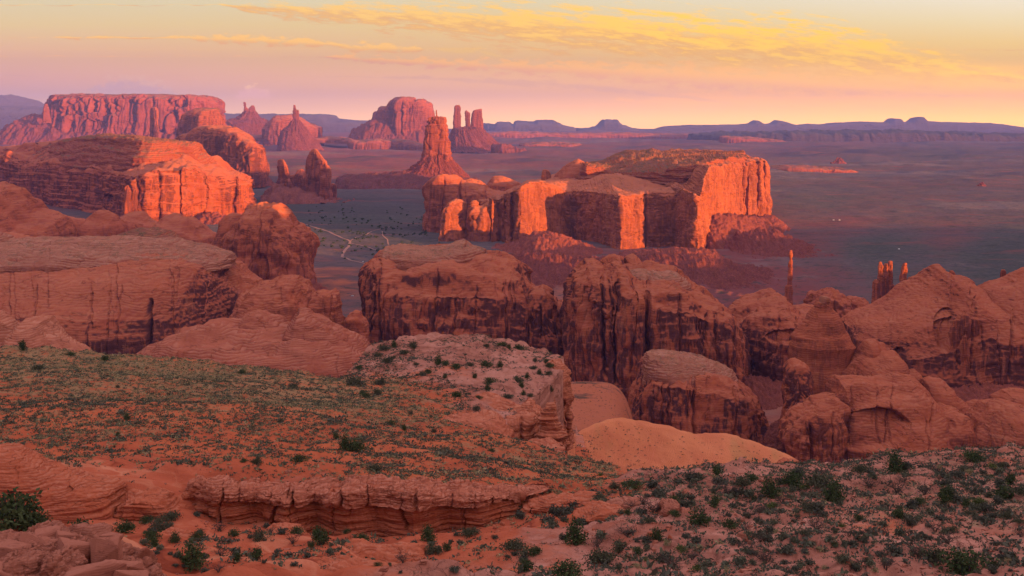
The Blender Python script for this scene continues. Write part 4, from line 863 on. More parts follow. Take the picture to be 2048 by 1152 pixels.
# ---- dirt tracks winding over the floor
m_track = new_mat("pale_dirt")
finish(m_track, mx(noi(S(nd('ShaderNodeTexCoord').outputs['Object']), .2, 3.0), (.22, .13, .11), (.30, .18, .145)))
def track(pts, width, label):
    L = resample(pts, 90)
    L[:, 0] += 1.2 * gn(np.stack([L[:, 0] / 14, L[:, 1] / 7, L[:, 0] * 0], -1), 3)
    Yc = 330.0 * F / (L[:, 1] - PY0)
    V = []
    c = np.stack([WX(L[:, 0], Yc), Yc], 1)
    t = np.gradient(c, axis=0); t /= np.linalg.norm(t, axis=1, keepdims=True); nrm = np.stack([-t[:, 1], t[:, 0]], 1)
    for sgn in (-1, -.33, .33, 1):
        q = c + nrm * sgn * width / 2
        V.append(np.stack([q[:, 0], q[:, 1], floor_at(PX0 + F * q[:, 0] / q[:, 1], q[:, 1]) + .7], 1))
    P = np.array(V)[::-1]
    n_ = gnormals(P, False)
    if n_[..., 2].mean() < 0: P = P[::-1]
    put('dirt_track', (P, False), m_track, label=label, cat='track', kind='structure')
track(z(2, (500, 876), (600, 905), (690, 943), (762, 975), (750, 1005), (722, 1040), (714, 1066), (760, 1085), (850, 1105), (900, 1125)), 6.5, 'pale dirt track bending down the valley beside the warm sandstone knob')
track(z(2, (766, 972), (800, 950), (860, 935), (890, 912), (940, 900), (1000, 888)), 4, 'thin dirt track running right from the bend toward the lit mesa')
track(z(2, (765, 980), (820, 992), (870, 1008), (930, 1028)), 4, 'short faint track leaving the bend toward the centre block')
track(z(2, (950, 915), (955, 945), (978, 965), (988, 992)), 3.5, 'narrow curved track near the foot of the lit mesa')

# ---- orange sand dune
m = new_mat("dune_sand")
P = S(nd('ShaderNodeTexCoord').outputs['Object'])
n = noi(P, .05, 4.0); f = noi(P, .8, 3.0)
rip = S(nd('ShaderNodeTexWave', dict(wave_type='BANDS', bands_direction='X'), Vector=vadd(P, vsc(noi(P, .04, 3.0, color=True), (14.0, 14.0, 14.0))), Scale=.42, Distortion=2.0, Detail=2.0).outputs[1])
c = mx(rng(n, .35, .7), (.62, .225, .098), (.54, .172, .078))
c = mx(rng(noi(vsc(P, (1.0, .4, .4)), .06, 3.0), .55, .72) * .35, c, (.36, .24, .09))
finish(m, c, f * .5 + n * 2.0 + rip * .25, 1.0, .6)
dune_g = ridge(z(8, (60, 210), (110, 175), (150, 150), (200, 130), (240, 112), (310, 78), (350, 66), (385, 66), (440, 80), (500, 98), (560, 113), (640, 130), (700, 142), (750, 136), (795, 136), (850, 150), (910, 168), (1000, 205), (1100, 247), (1190, 287), (1260, 320)), 950, 700, 150, 2,
    dict(lump=(4, 120, 2), fine=(.9, 26), gully=(1.6, 46)), 301, plan=[(1080, 660), (1250, 700), (1600, 720)], prof=[(-1, 0), (-.55, .36), (-.2, .80), (-.06, .97), (0, 1)], basez=-200, jag=.2, step=2.0, sm=4)
props(put('sand_dune', dune_g, m), 'smooth orange sand dune dotted with small shrubs', 'sand dune', kind='structure')

# ---- the hill we look over: scrub slope, red gully, pink slickrock slope, knoll with a cliff
ctrl = [  # px, py, distance, scrub, pale rock
    (-150, 700, 440, .9, .1), (0, 712, 425, 1, .1), (90, 706, 430, 1, .1), (180, 715, 425, 1, .1), (300, 722, 425, 1, .1), (370, 744, 425, 1, .1), (500, 750, 430, 1, .1), (600, 755, 430, 1, .2), (690, 757, 440, .9, .5),
    (0, 780, 345, .8, 0), (200, 790, 340, .9, 0), (400, 790, 345, .8, 0), (600, 800, 350, 1, 0), (800, 790, 400, .9, .1), (-150, 860, 270, .6, 0), (50, 880, 265, .6, 0), (250, 880, 268, .7, 0), (450, 880, 268, .6, 0), (650, 880, 275, .6, 0), (850, 860, 320, .7, .1),
    (700, 690, 500, .4, .9), (760, 683, 520, .4, 1), (860, 677, 530, .4, 1), (960, 678, 530, .4, 1), (1040, 695, 520, .3, 1), (1110, 715, 505, .2, 1), (900, 730, 450, .4, .9), (1020, 745, 450, .3, 1), (1100, 780, 430, .1, 1), (1000, 800, 395, .4, .8), (1090, 850, 370, .2, .9), (1100, 905, 325, .6, .2), (1000, 880, 320, .7, .1),
    (1180, 935, 300, .8, .1), (1240, 955, 285, .8, .1), (1290, 970, 262, .7, .2), (1180, 985, 245, .6, 0), (1050, 950, 255, .7, 0), (900, 940, 240, .7, 0), (700, 930, 235, .6, 0), (500, 930, 232, .5, 0), (300, 935, 228, .4, 0), (50, 930, 225, .3, .1),
    (380, 962, 212, .2, 0), (600, 960, 214, .5, .3), (900, 968, 216, .5, .3), (1120, 985, 218, .4, .1),
    (-150, 1045, 188, .1, 0), (50, 1045, 190, .1, 0), (250, 1050, 194, .1, 0), (450, 1060, 199, .2, 0), (650, 1056, 200, .1, 0), (850, 1056, 202, .1, 0), (1020, 1046, 203, .1, 0),
    (350, 1085, 172, .2, 0), (700, 1085, 175, .2, 0), (950, 1080, 178, .2, 0), (200, 1110, 142, .2, 0), (400, 1120, 148, .3, 0), (600, 1125, 150, .3, 0), (800, 1120, 158, .2, .1), (960, 1110, 162, .2, .2),
    (400, 1165, 132, .2, 0), (700, 1165, 138, .2, 0), (-100, 1165, 118, .1, .2),
    (1060, 1089, 168, .2, .6), (1150, 1030, 186, .2, .5), (1250, 1000, 196, .3, .6), (1380, 960, 222, .5, .9), (1440, 943, 232, .5, .9), (1500, 930, 240, .5, 1), (1590, 938, 236, .5, .9), (1690, 934, 238, .6, .9), (1790, 921, 246, .6, .8), (1910, 916, 250, .7, .8), (2048, 913, 252, .7, .8), (2200, 905, 255, .7, .8),
    (1250, 1060, 168, .2, .5), (1400, 1030, 178, .5, .9), (1600, 1000, 188, .6, .8), (1800, 990, 190, .8, .7), (2000, 980, 194, .8, .7), (2200, 975, 195, .8, .7), (1150, 1140, 138, .3, .8), (1350, 1110, 142, .4, 1), (1550, 1070, 150, .5, .9), (1750, 1060, 152, .7, .7), (1950, 1050, 154, .7, .7), (2200, 1050, 154, .7, .7),
    (1100, 1180, 128, .3, .9), (1300, 1170, 126, .3, 1), (1500, 1150, 124, .4, 1), (1750, 1140, 124, .5, .9), (2000, 1135, 124, .5, .9), (2200, 1135, 124, .5, .9), (1024, 1500, 60, .3, .8), (300, 1500, 55, .3, .8), (1800, 1500, 58, .3, .8)]
ctrl = np.array(ctrl, float)
cxy = np.stack([WX(ctrl[:, 0], ctrl[:, 2]), ctrl[:, 2]], 1) / 100.0
cz = np.stack([WZ(ctrl[:, 1], ctrl[:, 2]), ctrl[:, 3] * 20, ctrl[:, 4] * 20], 1)
hpx = np.arange(-800, 2840, 1.8)
hY = np.geomspace(45, 720, 560)
PXh, Yh = np.meshgrid(hpx, hY)
crest = np.interp(hpx, [-260, 0, 690, 740, 800, 960, 1060, 1105, 1128, 1140, 1180, 1240, 1300, 1370, 1440, 1700, 1900, 2300], [455, 440, 445, 500, 535, 540, 530, 515, 500, 400, 318, 296, 272, 240, 242, 250, 262, 268])
crest = crest[None] + 6 * gn(np.stack([hpx / 40., hpx * 0, hpx * 0], -1), 71)[None]
Yq = np.minimum(Yh, crest)
Hv = tps(cxy, cz, np.stack([WX(np.clip(PXh, -170, 2220), Yq), Yq], -1) / 100.0)
Zh, veg, pale_ = Hv[..., 0], np.clip(Hv[..., 1] / 20, 0, 1), np.clip(Hv[..., 2] / 20, 0, 1)
over = np.minimum(np.maximum(Yh - crest, 0), 300)
drop = np.where(over < 12, over ** 2 / 24 * .9, (over - 6) * .9)
q = np.stack([WX(PXh, Yh), Yh, Zh], -1)
red = np.clip(1 - veg * 1.3, 0, 1) * (1 - pale_)
Zh = Zh + 1.6 * fbm(q / 45., 3, 61) + .5 * fbm(q / 9., 2, 62)
led = Zh / 2.3 + .8 * gn(q / 30., 63)                                   # bedded ledges on the bare rock
Zh = Zh + (red * 1.5 + pale_ * .5) * .75 * np.tanh(2.2 * np.sin(2 * math.pi * led)) * (.6 + .6 * gn(q / 22., 64))
Zh = Zh + pale_ * .75 * (np.abs(gn(q / np.array([7., 12., 7.]), 65)) * 2 - .6) + (pale_ + red * .4) * .30 * (np.abs(gn(q / 2.6, 66)) * 2 - .5)
Zh = Zh + red * 1.9 * (np.abs(gn(q / np.array([16., 26., 16.]), 67)) * 2 - .6)
mk = (pale_ > .35) & (Yh < 300)
e_, v_ = cells(q[mk] / np.array([5.0, 3.2, 6.0]) + .3 * gn(q[mk] / 3., 69)[:, None], 70)
Zh[mk] += (pale_[mk] - .25) * ((v_ - .5) * .85 - np.exp(-(e_ / .07) ** 2) * .35)
Zh = Zh + veg * .16 * gn(q / 1.7, 68)
Zh -= drop
y_far = np.interp(hpx, [980, 1000, 1040, 1085, 1120, 1142], [334, 352, 388, 428, 458, 500])[None]; y_near = np.interp(hpx, [980, 1142], [333, 322])[None]
gap = np.clip(np.minimum(y_far + 3 * gn(q / 9., 73) - Yh, (Yh - y_near) * .6) / 5, 0, 1) * (PXh > 980) * (PXh < 1150)
Zh -= 42 * gap
def hill_at(px, Y):
    j = np.clip((np.asarray(px, float) - hpx[0]) / 1.8, 0, len(hpx) - 1.001); i = np.clip(np.log(np.asarray(Y, float) / hY[0]) / math.log(hY[1] / hY[0]), 0, len(hY) - 1.001)
    a, b = np.int64(i), np.int64(j); fa, fb = i - a, j - b
    g = lambda G: G[a, b] * (1 - fa) * (1 - fb) + G[a + 1, b] * fa * (1 - fb) + G[a, b + 1] * (1 - fa) * fb + G[a + 1, b + 1] * fa * fb
    return g(Zh), g(veg), g(pale_), np.interp(px, hpx, crest[0])
def hit(px, py):
    """where the line of sight through a photo pixel meets the hill"""
    Yt = hY[hY > 60]
    zz = hill_at(np.full(len(Yt), px), Yt)[0]
    rows = PY0 - F * zz / Yt
    i = np.argmax(rows <= py)
    return float(WX(px, Yt[i])), float(Yt[i]), float(zz[i])
attr = np.stack([veg, pale_, red, veg * 0 + 1], -1).reshape(-1, 4)
m = new_mat("hill_soil_and_slickrock")
P = S(nd('ShaderNodeTexCoord').outputs['Object'])
zc = nd('ShaderNodeSeparateColor', None, _0=S(nd('ShaderNodeAttribute', dict(attribute_name='zone')).outputs[0]))
zv, zg_, zb_ = [S(o) for o in zc.outputs]
nz = sep(S(nd('ShaderNodeNewGeometry').outputs['Normal']))[2]
wp = noi(P, .05, 2.0, color=True); Pw = vadd(P, vsc(wp, (9.0, 9.0, 9.0)))
n1 = noi(P, .035, 4.0, .6); n2 = noi(P, .25, 4.0, .62); n3 = noi(P, 1.3, 3.0, .6)
beds = noi(vsc(Pw, (.03, .03, .8)), 1.0, 4.0, .6)
crk = nd('ShaderNodeTexVoronoi', dict(feature='DISTANCE_TO_EDGE'), Vector=vadd(vsc(P, (.22, .12, .3)), vsc(noi(P, .3, 4.0, .7, color=True), (1.3, 1.3, 1.3))), Scale=1.0)
cr = rng(S(crk.outputs[0]), .0, .04, 1.0, 0.0) * rng(n1 + (n2 - .5) * .5, .42, .60)
soil = mx(rng(n1, .38, .66), (.44, .115, .048), (.34, .080, .038))
rockc = ramp(beds, [(.32, (.22, .050, .026)), (.44, (.38, .095, .045)), (.56, (.41, .108, .052)), (.68, (.50, .19, .10))])
c = mx(rng(zb_, .25, .7), soil, rockc)
pinkc = ramp(beds + (n2 - .5) * .35, [(.32, (.24, .092, .060)), (.5, (.36, .152, .100)), (.7, (.46, .215, .148))])
c = mx(rng(zg_ + (n1 - .5) * 1.3 + (n2 - .5) * .7, .30, .72), c, pinkc)
flat_ = rng(nz, .86, .97)
c = mx(rng(zv + (n1 - .5) * 1.1 + (n2 - .5) * 1.2, .72, 1.15) * flat_ * .45, c, (.17, .13, .062))
c = mx(rng(zv + (n2 - .5) * 1.4 + (n3 - .5) * 1.2, .75, 1.05) * flat_ * .5, c, (.26, .21, .105))
c = mx(cr * rng(zg_, .4, .8) * .55, c, (.16, .06, .04))
finish(m, c, n3 * .5 + n2 * 1.0 + beds * .8 - cr * rng(zg_, .3, .7) * .5, .5, .8)
me = mesh_np('hill', np.stack([WX(PXh, Yh), Yh, Zh], -1).reshape(-1, 3), grid_quads(len(hY), len(hpx), False), True, attr)
props(link('hill', me, m, (0, 0, 0)), 'scrubby red hillside and pink slickrock slope running across the front', 'hillside', kind='structure')
#STAGE3
# ---- rocks that break the near slopes
def nearrock(px, varn=.1, bed=.7, base=(.44, .120, .055), **kw): return rock(px, varn=varn, bed=bed, base=base, **{**dict(top=.25, scrub=.0, deep=(.31, .075, .036), pale=(.48, .18, .10), topcol=(.46, .17, .095)), **kw})
NEAR = dict(lump=(7, 60, 3), strata=(2.6, 10), fine=(1.2, 8), flute=(2.0, 30), auto=(60, 9))
UNDER = [(-1, 0), (-.9, .42), (-.97, .60), (-1.0, .76), (-.92, .92), (-.6, 1.0), (0, 1)]
redm = nearrock(km(205)); pinkm = nearrock(km(160), base=(.35, .125, .075), pale=(.43, .19, .12), deep=(.25, .075, .045), topcol=(.40, .165, .10))
r = root('rock_ledge', 'long undercut ledge of cracked pinkish caprock over smooth red wall in the gully', 'rock ledge', (float(WX(720, 205)), 205, -62))
lsil = z(7, (850, 800), (900, 738), (960, 695), (985, 668), (1040, 660), (1100, 672), (1200, 694), (1300, 696), (1430, 706), (1452, 722), (1475, 698), (1560, 676), (1650, 686), (1700, 696), (1760, 676), (1900, 672), (2045, 686), (2200, 704), (2350, 714), (2500, 718), (2640, 735), (2760, 770), (2820, 850))
put('wall', ridge([(c_, d_ + 6) for c_, d_ in lsil], 1070, 207, 8, 6, mod(NEAR, lump=(4, 60, 3), strata=(3.2, 10), cracks=[(438, 3, 16), (566, 4, 20, 960, 1070, -.25), (668, 2, 9), (792, 3, 14, 960, 1070, .2), (930, 2, 10)]), 401, plan=[(a_, b_ + .4) for a_, b_ in [(340, 205), (400, 207), (445, 203.5), (520, 206), (580, 202), (640, 205), (700, 201.5), (760, 204), (830, 200.5), (900, 204), (960, 202), (1040, 207), (1140, 210)]], prof=UNDER, step=1.3), redm, r)
put('cap_rock', ridge(z(7, (950, 730), (962, 690), (985, 662), (1040, 654), (1100, 666), (1200, 688), (1300, 690), (1430, 700), (1450, 735), (1475, 692), (1560, 670), (1650, 680), (1690, 715), (1712, 690), (1760, 670), (1900, 666), (2045, 680), (2200, 698), (2350, 708), (2500, 712), (2640, 730), (2740, 765)), 983, 206.0, 10.5, 5,
    mod(NEAR, flute=(3, 14), blocks=(5, 26, (1.2, 1, .7)), strata=(2.0, 7), cracks=[(445, 2, 22), (478, 1.5, 9), (540, 1.5, 8), (582, 3.5, 26), (628, 1.5, 8), (680, 2.5, 18), (735, 2, 12), (800, 1.5, 8), (830, 3, 20), (905, 1.6, 9), (950, 1.5, 8), (985, 2.5, 16)]), 402, plan=[(340, 205), (400, 207), (445, 203.5), (520, 206), (580, 202), (640, 205), (700, 201.5), (760, 204), (830, 200.5), (900, 204), (960, 202), (1040, 207), (1140, 210)], jag=2.2, prof=[(-1, 0), (-1.02, .4), (-.98, .75), (-.85, .95), (-.5, 1), (0, 1)], step=1.2), nearrock(km(205), base=(.44, .155, .088), pale=(.52, .23, .145)), r)
put('slickrock_ledge', ridge(z(7, (-260, 640), (-100, 540), (0, 505), (60, 505), (130, 535), (300, 615), (450, 652), (560, 674), (590, 692), (604, 730), (620, 800), (650, 900)), 1056, 204, 20, 3.2, mod(NEAR, lump=(5, 60, 2), strata=(3.2, 12), alcoves=[(139, 980, 6, 5, 12), (20, 990, 8, 6, 10), (75, 991, 9, 3, 8)]), 403, step=1.3), redm,
    label='smooth red slickrock ledge with slanting beds and small holes at the left edge', cat='rock ledge')
put('slickrock_ledge', ridge([(225, 1040), (238, 1004), (262, 988), (300, 982), (335, 990), (362, 1008), (384, 1030), (400, 1050)], 1062, 203, 9, 4, mod(NEAR, strata=(3, 9)), 441, prof=UNDER, step=1.2), redm, label='stepped red ledge filling the notch left of the pinkish caprock ledge', cat='rock ledge')
put('slickrock_ledge', ridge([(1040, 1022), (1060, 1000), (1100, 992), (1150, 990), (1190, 996), (1222, 1010), (1240, 1026)], 1040, 204, 7, 5, mod(NEAR, strata=(3, 7)), 442, prof=UNDER, step=1.2), redm, label='thin red ledge between the caprock ledge and the pink slope', cat='rock ledge')
put('slickrock_ledge', ridge(z(7, (600, 730), (620, 694), (700, 672), (830, 656), (960, 642), (1050, 637), (1100, 660), (1130, 700)), 1010, 220, 8, 4, mod(NEAR, strata=(3, 9)), 404, prof=UNDER, step=1.3), redm, label='low red ledge with dark seams behind the pinkish caprock ledge', cat='rock ledge')
for j, (s, b, Y, D, lab) in enumerate([
    (z(7, (745, 1060), (770, 962), (800, 937), (870, 917), (930, 927), (980, 962), (1010, 1002), (1030, 1060)), 1120, 178, 12, 'rounded red mound with rippled crown in the gully, nearest the split caprock'),
    (z(7, (1340, 1190), (1420, 1112), (1550, 1078), (1700, 1062), (1850, 1082), (2000, 1112), (2120, 1190)), 1200, 138, 14, 'broad red slickrock swell along the bottom of the gully'),
    (z(7, (1620, 1070), (1700, 994), (1800, 978), (1930, 1004), (2000, 988), (2100, 1004), (2220, 1090)), 1140, 160, 12, 'red mound with dark creases above the broad bottom swell'),
    (z(7, (1280, 960), (1340, 915), (1420, 890), (1500, 905), (1560, 950), (1600, 1000)), 1092, 188, 10, 'low smooth red slope hump below the caprock ledge')]):
    put('slickrock_mound', ridge(s, b, Y, D, 2.2, mod(NEAR, lump=(5, 40, 3)), 405 + j, step=1.3), redm, label=lab, cat='rock mound')
# near outcrop, bottom left
r = root('rock_outcrop', 'fractured pink outcrop of blocks and slabs in the bottom left corner', 'rock outcrop', (float(WX(120, 98)), 98, -45))
nearm = nearrock(km(98), base=(.34, .125, .076), pale=(.42, .19, .125), deep=(.22, .068, .042), topcol=(.38, .16, .10), bump=1.0, bed=.5)
put('body', ridge(z(11, (-700, 600), (-300, 620), (0, 640), (200, 650), (330, 530), (480, 540), (640, 570), (760, 600), (880, 640), (960, 700), (1050, 750), (1130, 800), (1200, 800), (1275, 860), (1350, 900), (1440, 950), (1500, 1010), (1540, 1150)), 1290, 100, 22, 2.6,
    mod(NEAR, lump=(12, 60, 3), blocks=(26, 72, (1, 1, .7)), rubble=(1.4, 9), strata=(1.5, 12), cracks=[(100, 3, 26), (52, 2.5, 18), (165, 3, 20), (205, 2.5, 14)]), 411, step=1.6), nearm, r)
for j, (s, b, Y, D) in enumerate([
    (z(11, (470, 1150), (480, 820), (520, 806), (600, 778), (645, 762), (690, 790), (740, 850), (800, 872), (815, 905), (800, 1150)), 1240, 91, 6),
    (z(11, (-60, 1150), (-40, 880), (60, 850), (180, 800), (300, 790), (400, 815), (450, 870), (470, 1000), (490, 1150)), 1240, 91.5, 6),
    (z(11, (600, 860), (640, 720), (720, 660), (800, 680), (860, 740), (900, 860), (910, 1000)), 1200, 96, 6),
    (z(11, (180, 740), (240, 640), (400, 620), (600, 645), (690, 670), (720, 720), (690, 800)), 1150, 97, 6),
    (z(11, (-120, 760), (-60, 690), (40, 660), (150, 680), (200, 740), (210, 840)), 1160, 97, 6),
    (z(11, (860, 900), (880, 760), (930, 690), (1000, 690), (1060, 740), (1090, 840), (1100, 960)), 1200, 98, 6),
    (z(11, (1040, 1100), (1060, 900), (1120, 840), (1220, 850), (1300, 900), (1340, 1000), (1360, 1150)), 1240, 97, 6),
    (z(11, (1120, 840), (1130, 770), (1150, 740), (1200, 738), (1250, 770), (1280, 830), (1270, 880)), 1150, 101, 5)]):
    put('block', ridge(s, b, Y, D, 7, dict(lump=(5, 40, 3), blocks=(7, 40, (1, 1, 1)), rubble=(1.5, 14), fine=(1.6, 8)), 413 + j, step=1.6, jag=1.5), nearm, r)
# ledge on the pink slope
r = root('rock_ledge', 'layered overhanging red ledge with boulders on the edge of the pink slope', 'rock ledge', (float(WX(1260, 182)), 182, -60))
put('shelf', ridge(z(12, (420, 600), (450, 512), (500, 490), (580, 452), (700, 440), (800, 450), (900, 470), (985, 500), (1000, 560), (1015, 640)), 1062, 183, 8, 5, mod(NEAR, strata=(3.2, 7), flute=(1.5, 20)), 421, prof=UNDER, step=1.2), redm, r)
put('shelf', ridge(z(12, (1060, 690), (1110, 560), (1150, 510), (1210, 490), (1290, 500), (1380, 505), (1440, 515), (1460, 600), (1480, 690)), 1066, 180, 7, 5, mod(NEAR, strata=(3.2, 7), flute=(2, 18)), 422, prof=UNDER, step=1.2), redm, r)
put('slab', ridge(z(12, (695, 470), (700, 400), (740, 375), (800, 370), (850, 385), (900, 410), (980, 395), (1060, 400), (1110, 425), (1115, 470)), 1020, 186, 5, 6, mod(NEAR, strata=(2, 6)), 423, step=1.2), pinkm, r)
for j, (s, b, Y, D, lab) in enumerate([
    (z(12, (1268, 520), (1272, 440), (1300, 405), (1360, 388), (1420, 390), (1448, 410), (1446, 500), (1430, 522)), 1030, 179, 6, 'pale flat-topped boulder perched on the layered ledge'),
    (z(12, (1470, 420), (1480, 330), (1510, 305), (1545, 315), (1560, 380), (1575, 480)), 1040, 190, 5, 'leaning rust boulder stack behind the perched boulder'),
    (z(12, (1450, 600), (1460, 490), (1500, 480), (1560, 500), (1600, 560), (1620, 620)), 1055, 178, 6, 'broken pinkish boulder beside the perched boulder')]):
    put('boulder', ridge(s, b, Y, D, 6, dict(lump=(4, 25, 3), rubble=(1.5, 14), fine=(1.2, 6)), 425 + j, step=1.1, jag=1.2), pinkm, label=lab, cat='boulder')
# knoll cliff and hoodoo
r = root('sandstone_cliff', 'rounded sandstone cliff dropping from the bushy knoll to the dune', 'cliff', (float(WX(1110, 440)), 440, -160))
cliffm = nearrock(km(420), base=(.46, .15, .078), pale=(.54, .23, .13))
put('pillar', ridge(z(10, (880, 860), (918, 520), (926, 400), (932, 335), (960, 296), (1010, 286), (1048, 312), (1064, 345), (1060, 420), (1068, 500), (1072, 580), (1064, 680), (1052, 860)), 880, 486, 34, 4, mod(NEAR, strata=(2, 12), cracks=[(1124, 3, 14, 795, 860)]), 431, step=1.2), cliffm, r)
put('buttress', ridge(z(10, (790, 720), (826, 500), (850, 436), (880, 424), (925, 440), (945, 560), (985, 740)), 860, 460, 34, 4, mod(NEAR, flute=(5, 22)), 432, step=1.2), cliffm, r)
put('ledge', ridge(z(10, (280, 690), (330, 580), (400, 545), (520, 540), (640, 565), (720, 592), (780, 562), (830, 592), (866, 640), (870, 720)), 836, 398, 34, 4, mod(NEAR, strata=(3.4, 9)), 433, prof=UNDER, step=1.2), cliffm, r)
put('block', ridge(z(10, (585, 800), (620, 706), (700, 694), (760, 668), (820, 682), (842, 722), (850, 800)), 868, 372, 18, 5, mod(NEAR, cracks=[(1042, 3, 14)]), 434, step=1.2), cliffm, r)
put('base_rock', ridge(z(10, (660, 1060), (720, 886), (820, 874), (900, 884), (1036, 884), (1046, 960), (1092, 1070)), 950, 350, 26, 4, mod(NEAR, strata=(2.4, 14)), 435, step=1.2), cliffm, r)
put('hoodoo', tower(zr(10, (595, 926, 948), (615, 905, 962), (660, 868, 973), (705, 850, 986), (742, 862, 1000), (764, 880, 1012), (786, 858, 1028), (825, 846, 1044), (850, 876, 1036), (900, 890, 1040), (980, 850, 1064)), 362, .9, 2.2, mod(NEAR, lump=(4, 30, 3), strata=(2.6, 8)), 436), cliffm, label='stacked beehive hoodoo at the corner of the knoll cliff', cat='hoodoo')
put('rock_dome', ridge(z(10, (-80, 900), (0, 736), (120, 708), (250, 694), (340, 694), (430, 684), (540, 672), (582, 692), (625, 765), (672, 835), (704, 925), (745, 1000)), 930, 352, 40, 2.8, mod(NEAR, strata=(3, 14), cracks=[(970, 3, 12, 860, 930)]), 437, step=1.2), cliffm, label='orange-pink slickrock dome with a row of holes below the knoll', cat='rock dome')
put('rock_mound', ridge([(1262, 985), (1270, 962), (1283, 952), (1296, 960), (1304, 985)], 990, 262, 8, 2.4, mod(NEAR, lump=(3, 20, 2)), 438, step=1.0), redm, label='small bright red mound at the foot of the dune', cat='rock mound')
put('rock_mound', ridge([(1530, 945), (1555, 925), (1575, 917), (1592, 921), (1604, 937)], 950, 262, 9, 2.4, mod(NEAR, lump=(3, 20, 2)), 439, step=1.0), redm, label='small red hump between the dune and the pink slope', cat='rock mound')

# ------------------------------------------------------------------ plants
rg = np.random.default_rng(7)
def leaves(C, size, rr, flat=.5):
    """one small bent leaf spray (quad) per centre"""
    n = len(C)
    a = rr.normal(size=(n, 3)); a /= np.linalg.norm(a, axis=1, keepdims=True)
    b = np.cross(a, rr.normal(size=(n, 3))); b /= np.linalg.norm(b, axis=1, keepdims=True)
    s = size * rr.uniform(.6, 1.3, (n, 1))
    a = a * s; b = b * s * flat
    V = np.stack([C - a - b * .3, C + b, C + a + b * .3, C - b], 1).reshape(-1, 3)
    return V, np.arange(4 * n).reshape(n, 4)
def plant_mat(name, c0, c1):
    m = new_mat(name)
    P_ = S(nd('ShaderNodeTexCoord').outputs['Object'])
    rnd = S(nd('ShaderNodeObjectInfo').outputs['Random'])
    c = mx(clamp01(rng(noi(P_, 1.6, 2.0), .3, .7) * .7 + rnd * .3), c0, c1)
    return finish(m, c)
m_jun = plant_mat("juniper_green", (.038, .058, .024), (.082, .106, .042))
m_lime = plant_mat("rabbitbrush_green", (.075, .105, .030), (.13, .15, .05))
m_sage = plant_mat("sage_grey_green", (.075, .085, .055), (.150, .150, .090))
m_blk = plant_mat("blackbrush_grey", (.058, .062, .044), (.112, .112, .078))
m_dry = plant_mat("dry_grass_straw", (.20, .165, .080), (.34, .29, .15))
m_bark = plant_mat("grey_bark", (.060, .045, .036), (.12, .09, .07))
def tubes(paths, r0, r1):
    V, Q = [], []
    for pth, a, b in zip(paths, r0, r1):
        pth = np.asarray(pth); n = len(pth); base = sum(len(v_) for v_ in V)
        for i, c in enumerate(pth):
            rad = a + (b - a) * i / (n - 1)
            t = pth[min(i + 1, n - 1)] - pth[max(i - 1, 0)]; t = t / np.linalg.norm(t)
            e1 = np.cross(t, [.3, .9, .2]); e1 /= np.linalg.norm(e1); e2 = np.cross(t, e1)
            V.append(np.stack([c + rad * (math.cos(g) * e1 + math.sin(g) * e2) for g in np.linspace(0, 2 * math.pi, 6)[:5]]))
        for i in range(n - 1):
            for j in range(5): Q.append([base + i * 5 + j, base + i * 5 + (j + 1) % 5, base + i * 5 + 5 + (j + 1) % 5, base + i * 5 + 5 + j])
    return np.concatenate(V), np.array(Q)
def limbs(n, h, spread, rr, thick=.12, wob=.15):
    P_, a, b = [], [], []
    for i in range(n):
        th = rr.uniform(0, 2 * math.pi); e = np.array([math.cos(th) * spread * rr.uniform(.4, 1), math.sin(th) * spread * rr.uniform(.4, 1), h * rr.uniform(.6, 1)])
        t = np.linspace(0, 1, 5)[:, None]
        p = e * t + np.array([0, 0, 1]) * (t * (1 - t)) * h * .3 + rr.normal(size=(5, 3)) * wob * h * .25 * t
        p[0] = 0, 0, -.3
        P_.append(p); a.append(thick); b.append(thick * .25)
    return P_, a, b
def juniper_meshes(seed, w=1.0, h=1.0, n=900, nc=18):
    rr = np.random.default_rng(seed)
    cl = rr.normal(size=(nc, 3)); cl /= np.linalg.norm(cl, axis=1, keepdims=True)
    cl *= rr.uniform(.35, .85, (nc, 1)); cl[:, 2] = np.abs(cl[:, 2]) * .75 + .12
    cl[:, :2] *= (.62 * w); cl[:, 2] *= h
    C = cl[rr.integers(0, nc, n)] + rr.normal(size=(n, 3)) * np.array([.17 * w, .17 * w, .12 * h])
    C[:, 2] = np.maximum(C[:, 2], .03)
    V, Q = leaves(C, .06, rr, .6)
    tv, tq = tubes(*limbs(7, .75 * h, .45 * w, rr, .035))
    return mesh_np('juniper_crown', V, Q, False), mesh_np('juniper_trunk', tv, tq, True)
def bush_mesh(name, seed, n=220, h=.62, leaf=.085, nc=9, stems=True):
    rr = np.random.default_rng(seed)
    th = rr.uniform(0, 2 * math.pi, nc); rad = np.sqrt(rr.uniform(0, 1, nc)) * .36
    cl = np.stack([np.cos(th) * rad, np.sin(th) * rad, rr.uniform(.2, .75, nc) * h * (1.1 - rad)], 1)
    C = cl[rr.integers(0, nc, n)] + rr.normal(size=(n, 3)) * np.array([.12, .12, .09])
    C[:, 2] = np.maximum(C[:, 2], .02)
    V, Q = leaves(C, leaf, rr, .45)
    if stems:
        tv, tq = tubes(*limbs(6, h * .9, .42, rr, .018)); Q = np.concatenate([Q, tq + len(V)]); V = np.concatenate([V, tv])
    return mesh_np(name, V, Q, False)
JUN = [juniper_meshes(500 + i, *wh) for i, wh in enumerate([(1, 1), (1.15, .8), (.85, 1.2), (1.25, .72), (1, .95), (.7, 1.35)])]
m_olive = plant_mat("olive_grey_leaves", (.060, .066, .036), (.105, .105, .062))
for i_, (c_, t_) in enumerate(JUN): c_.materials.append(m_olive if i_ in (3, 4) else m_jun); t_.materials.append(m_bark)
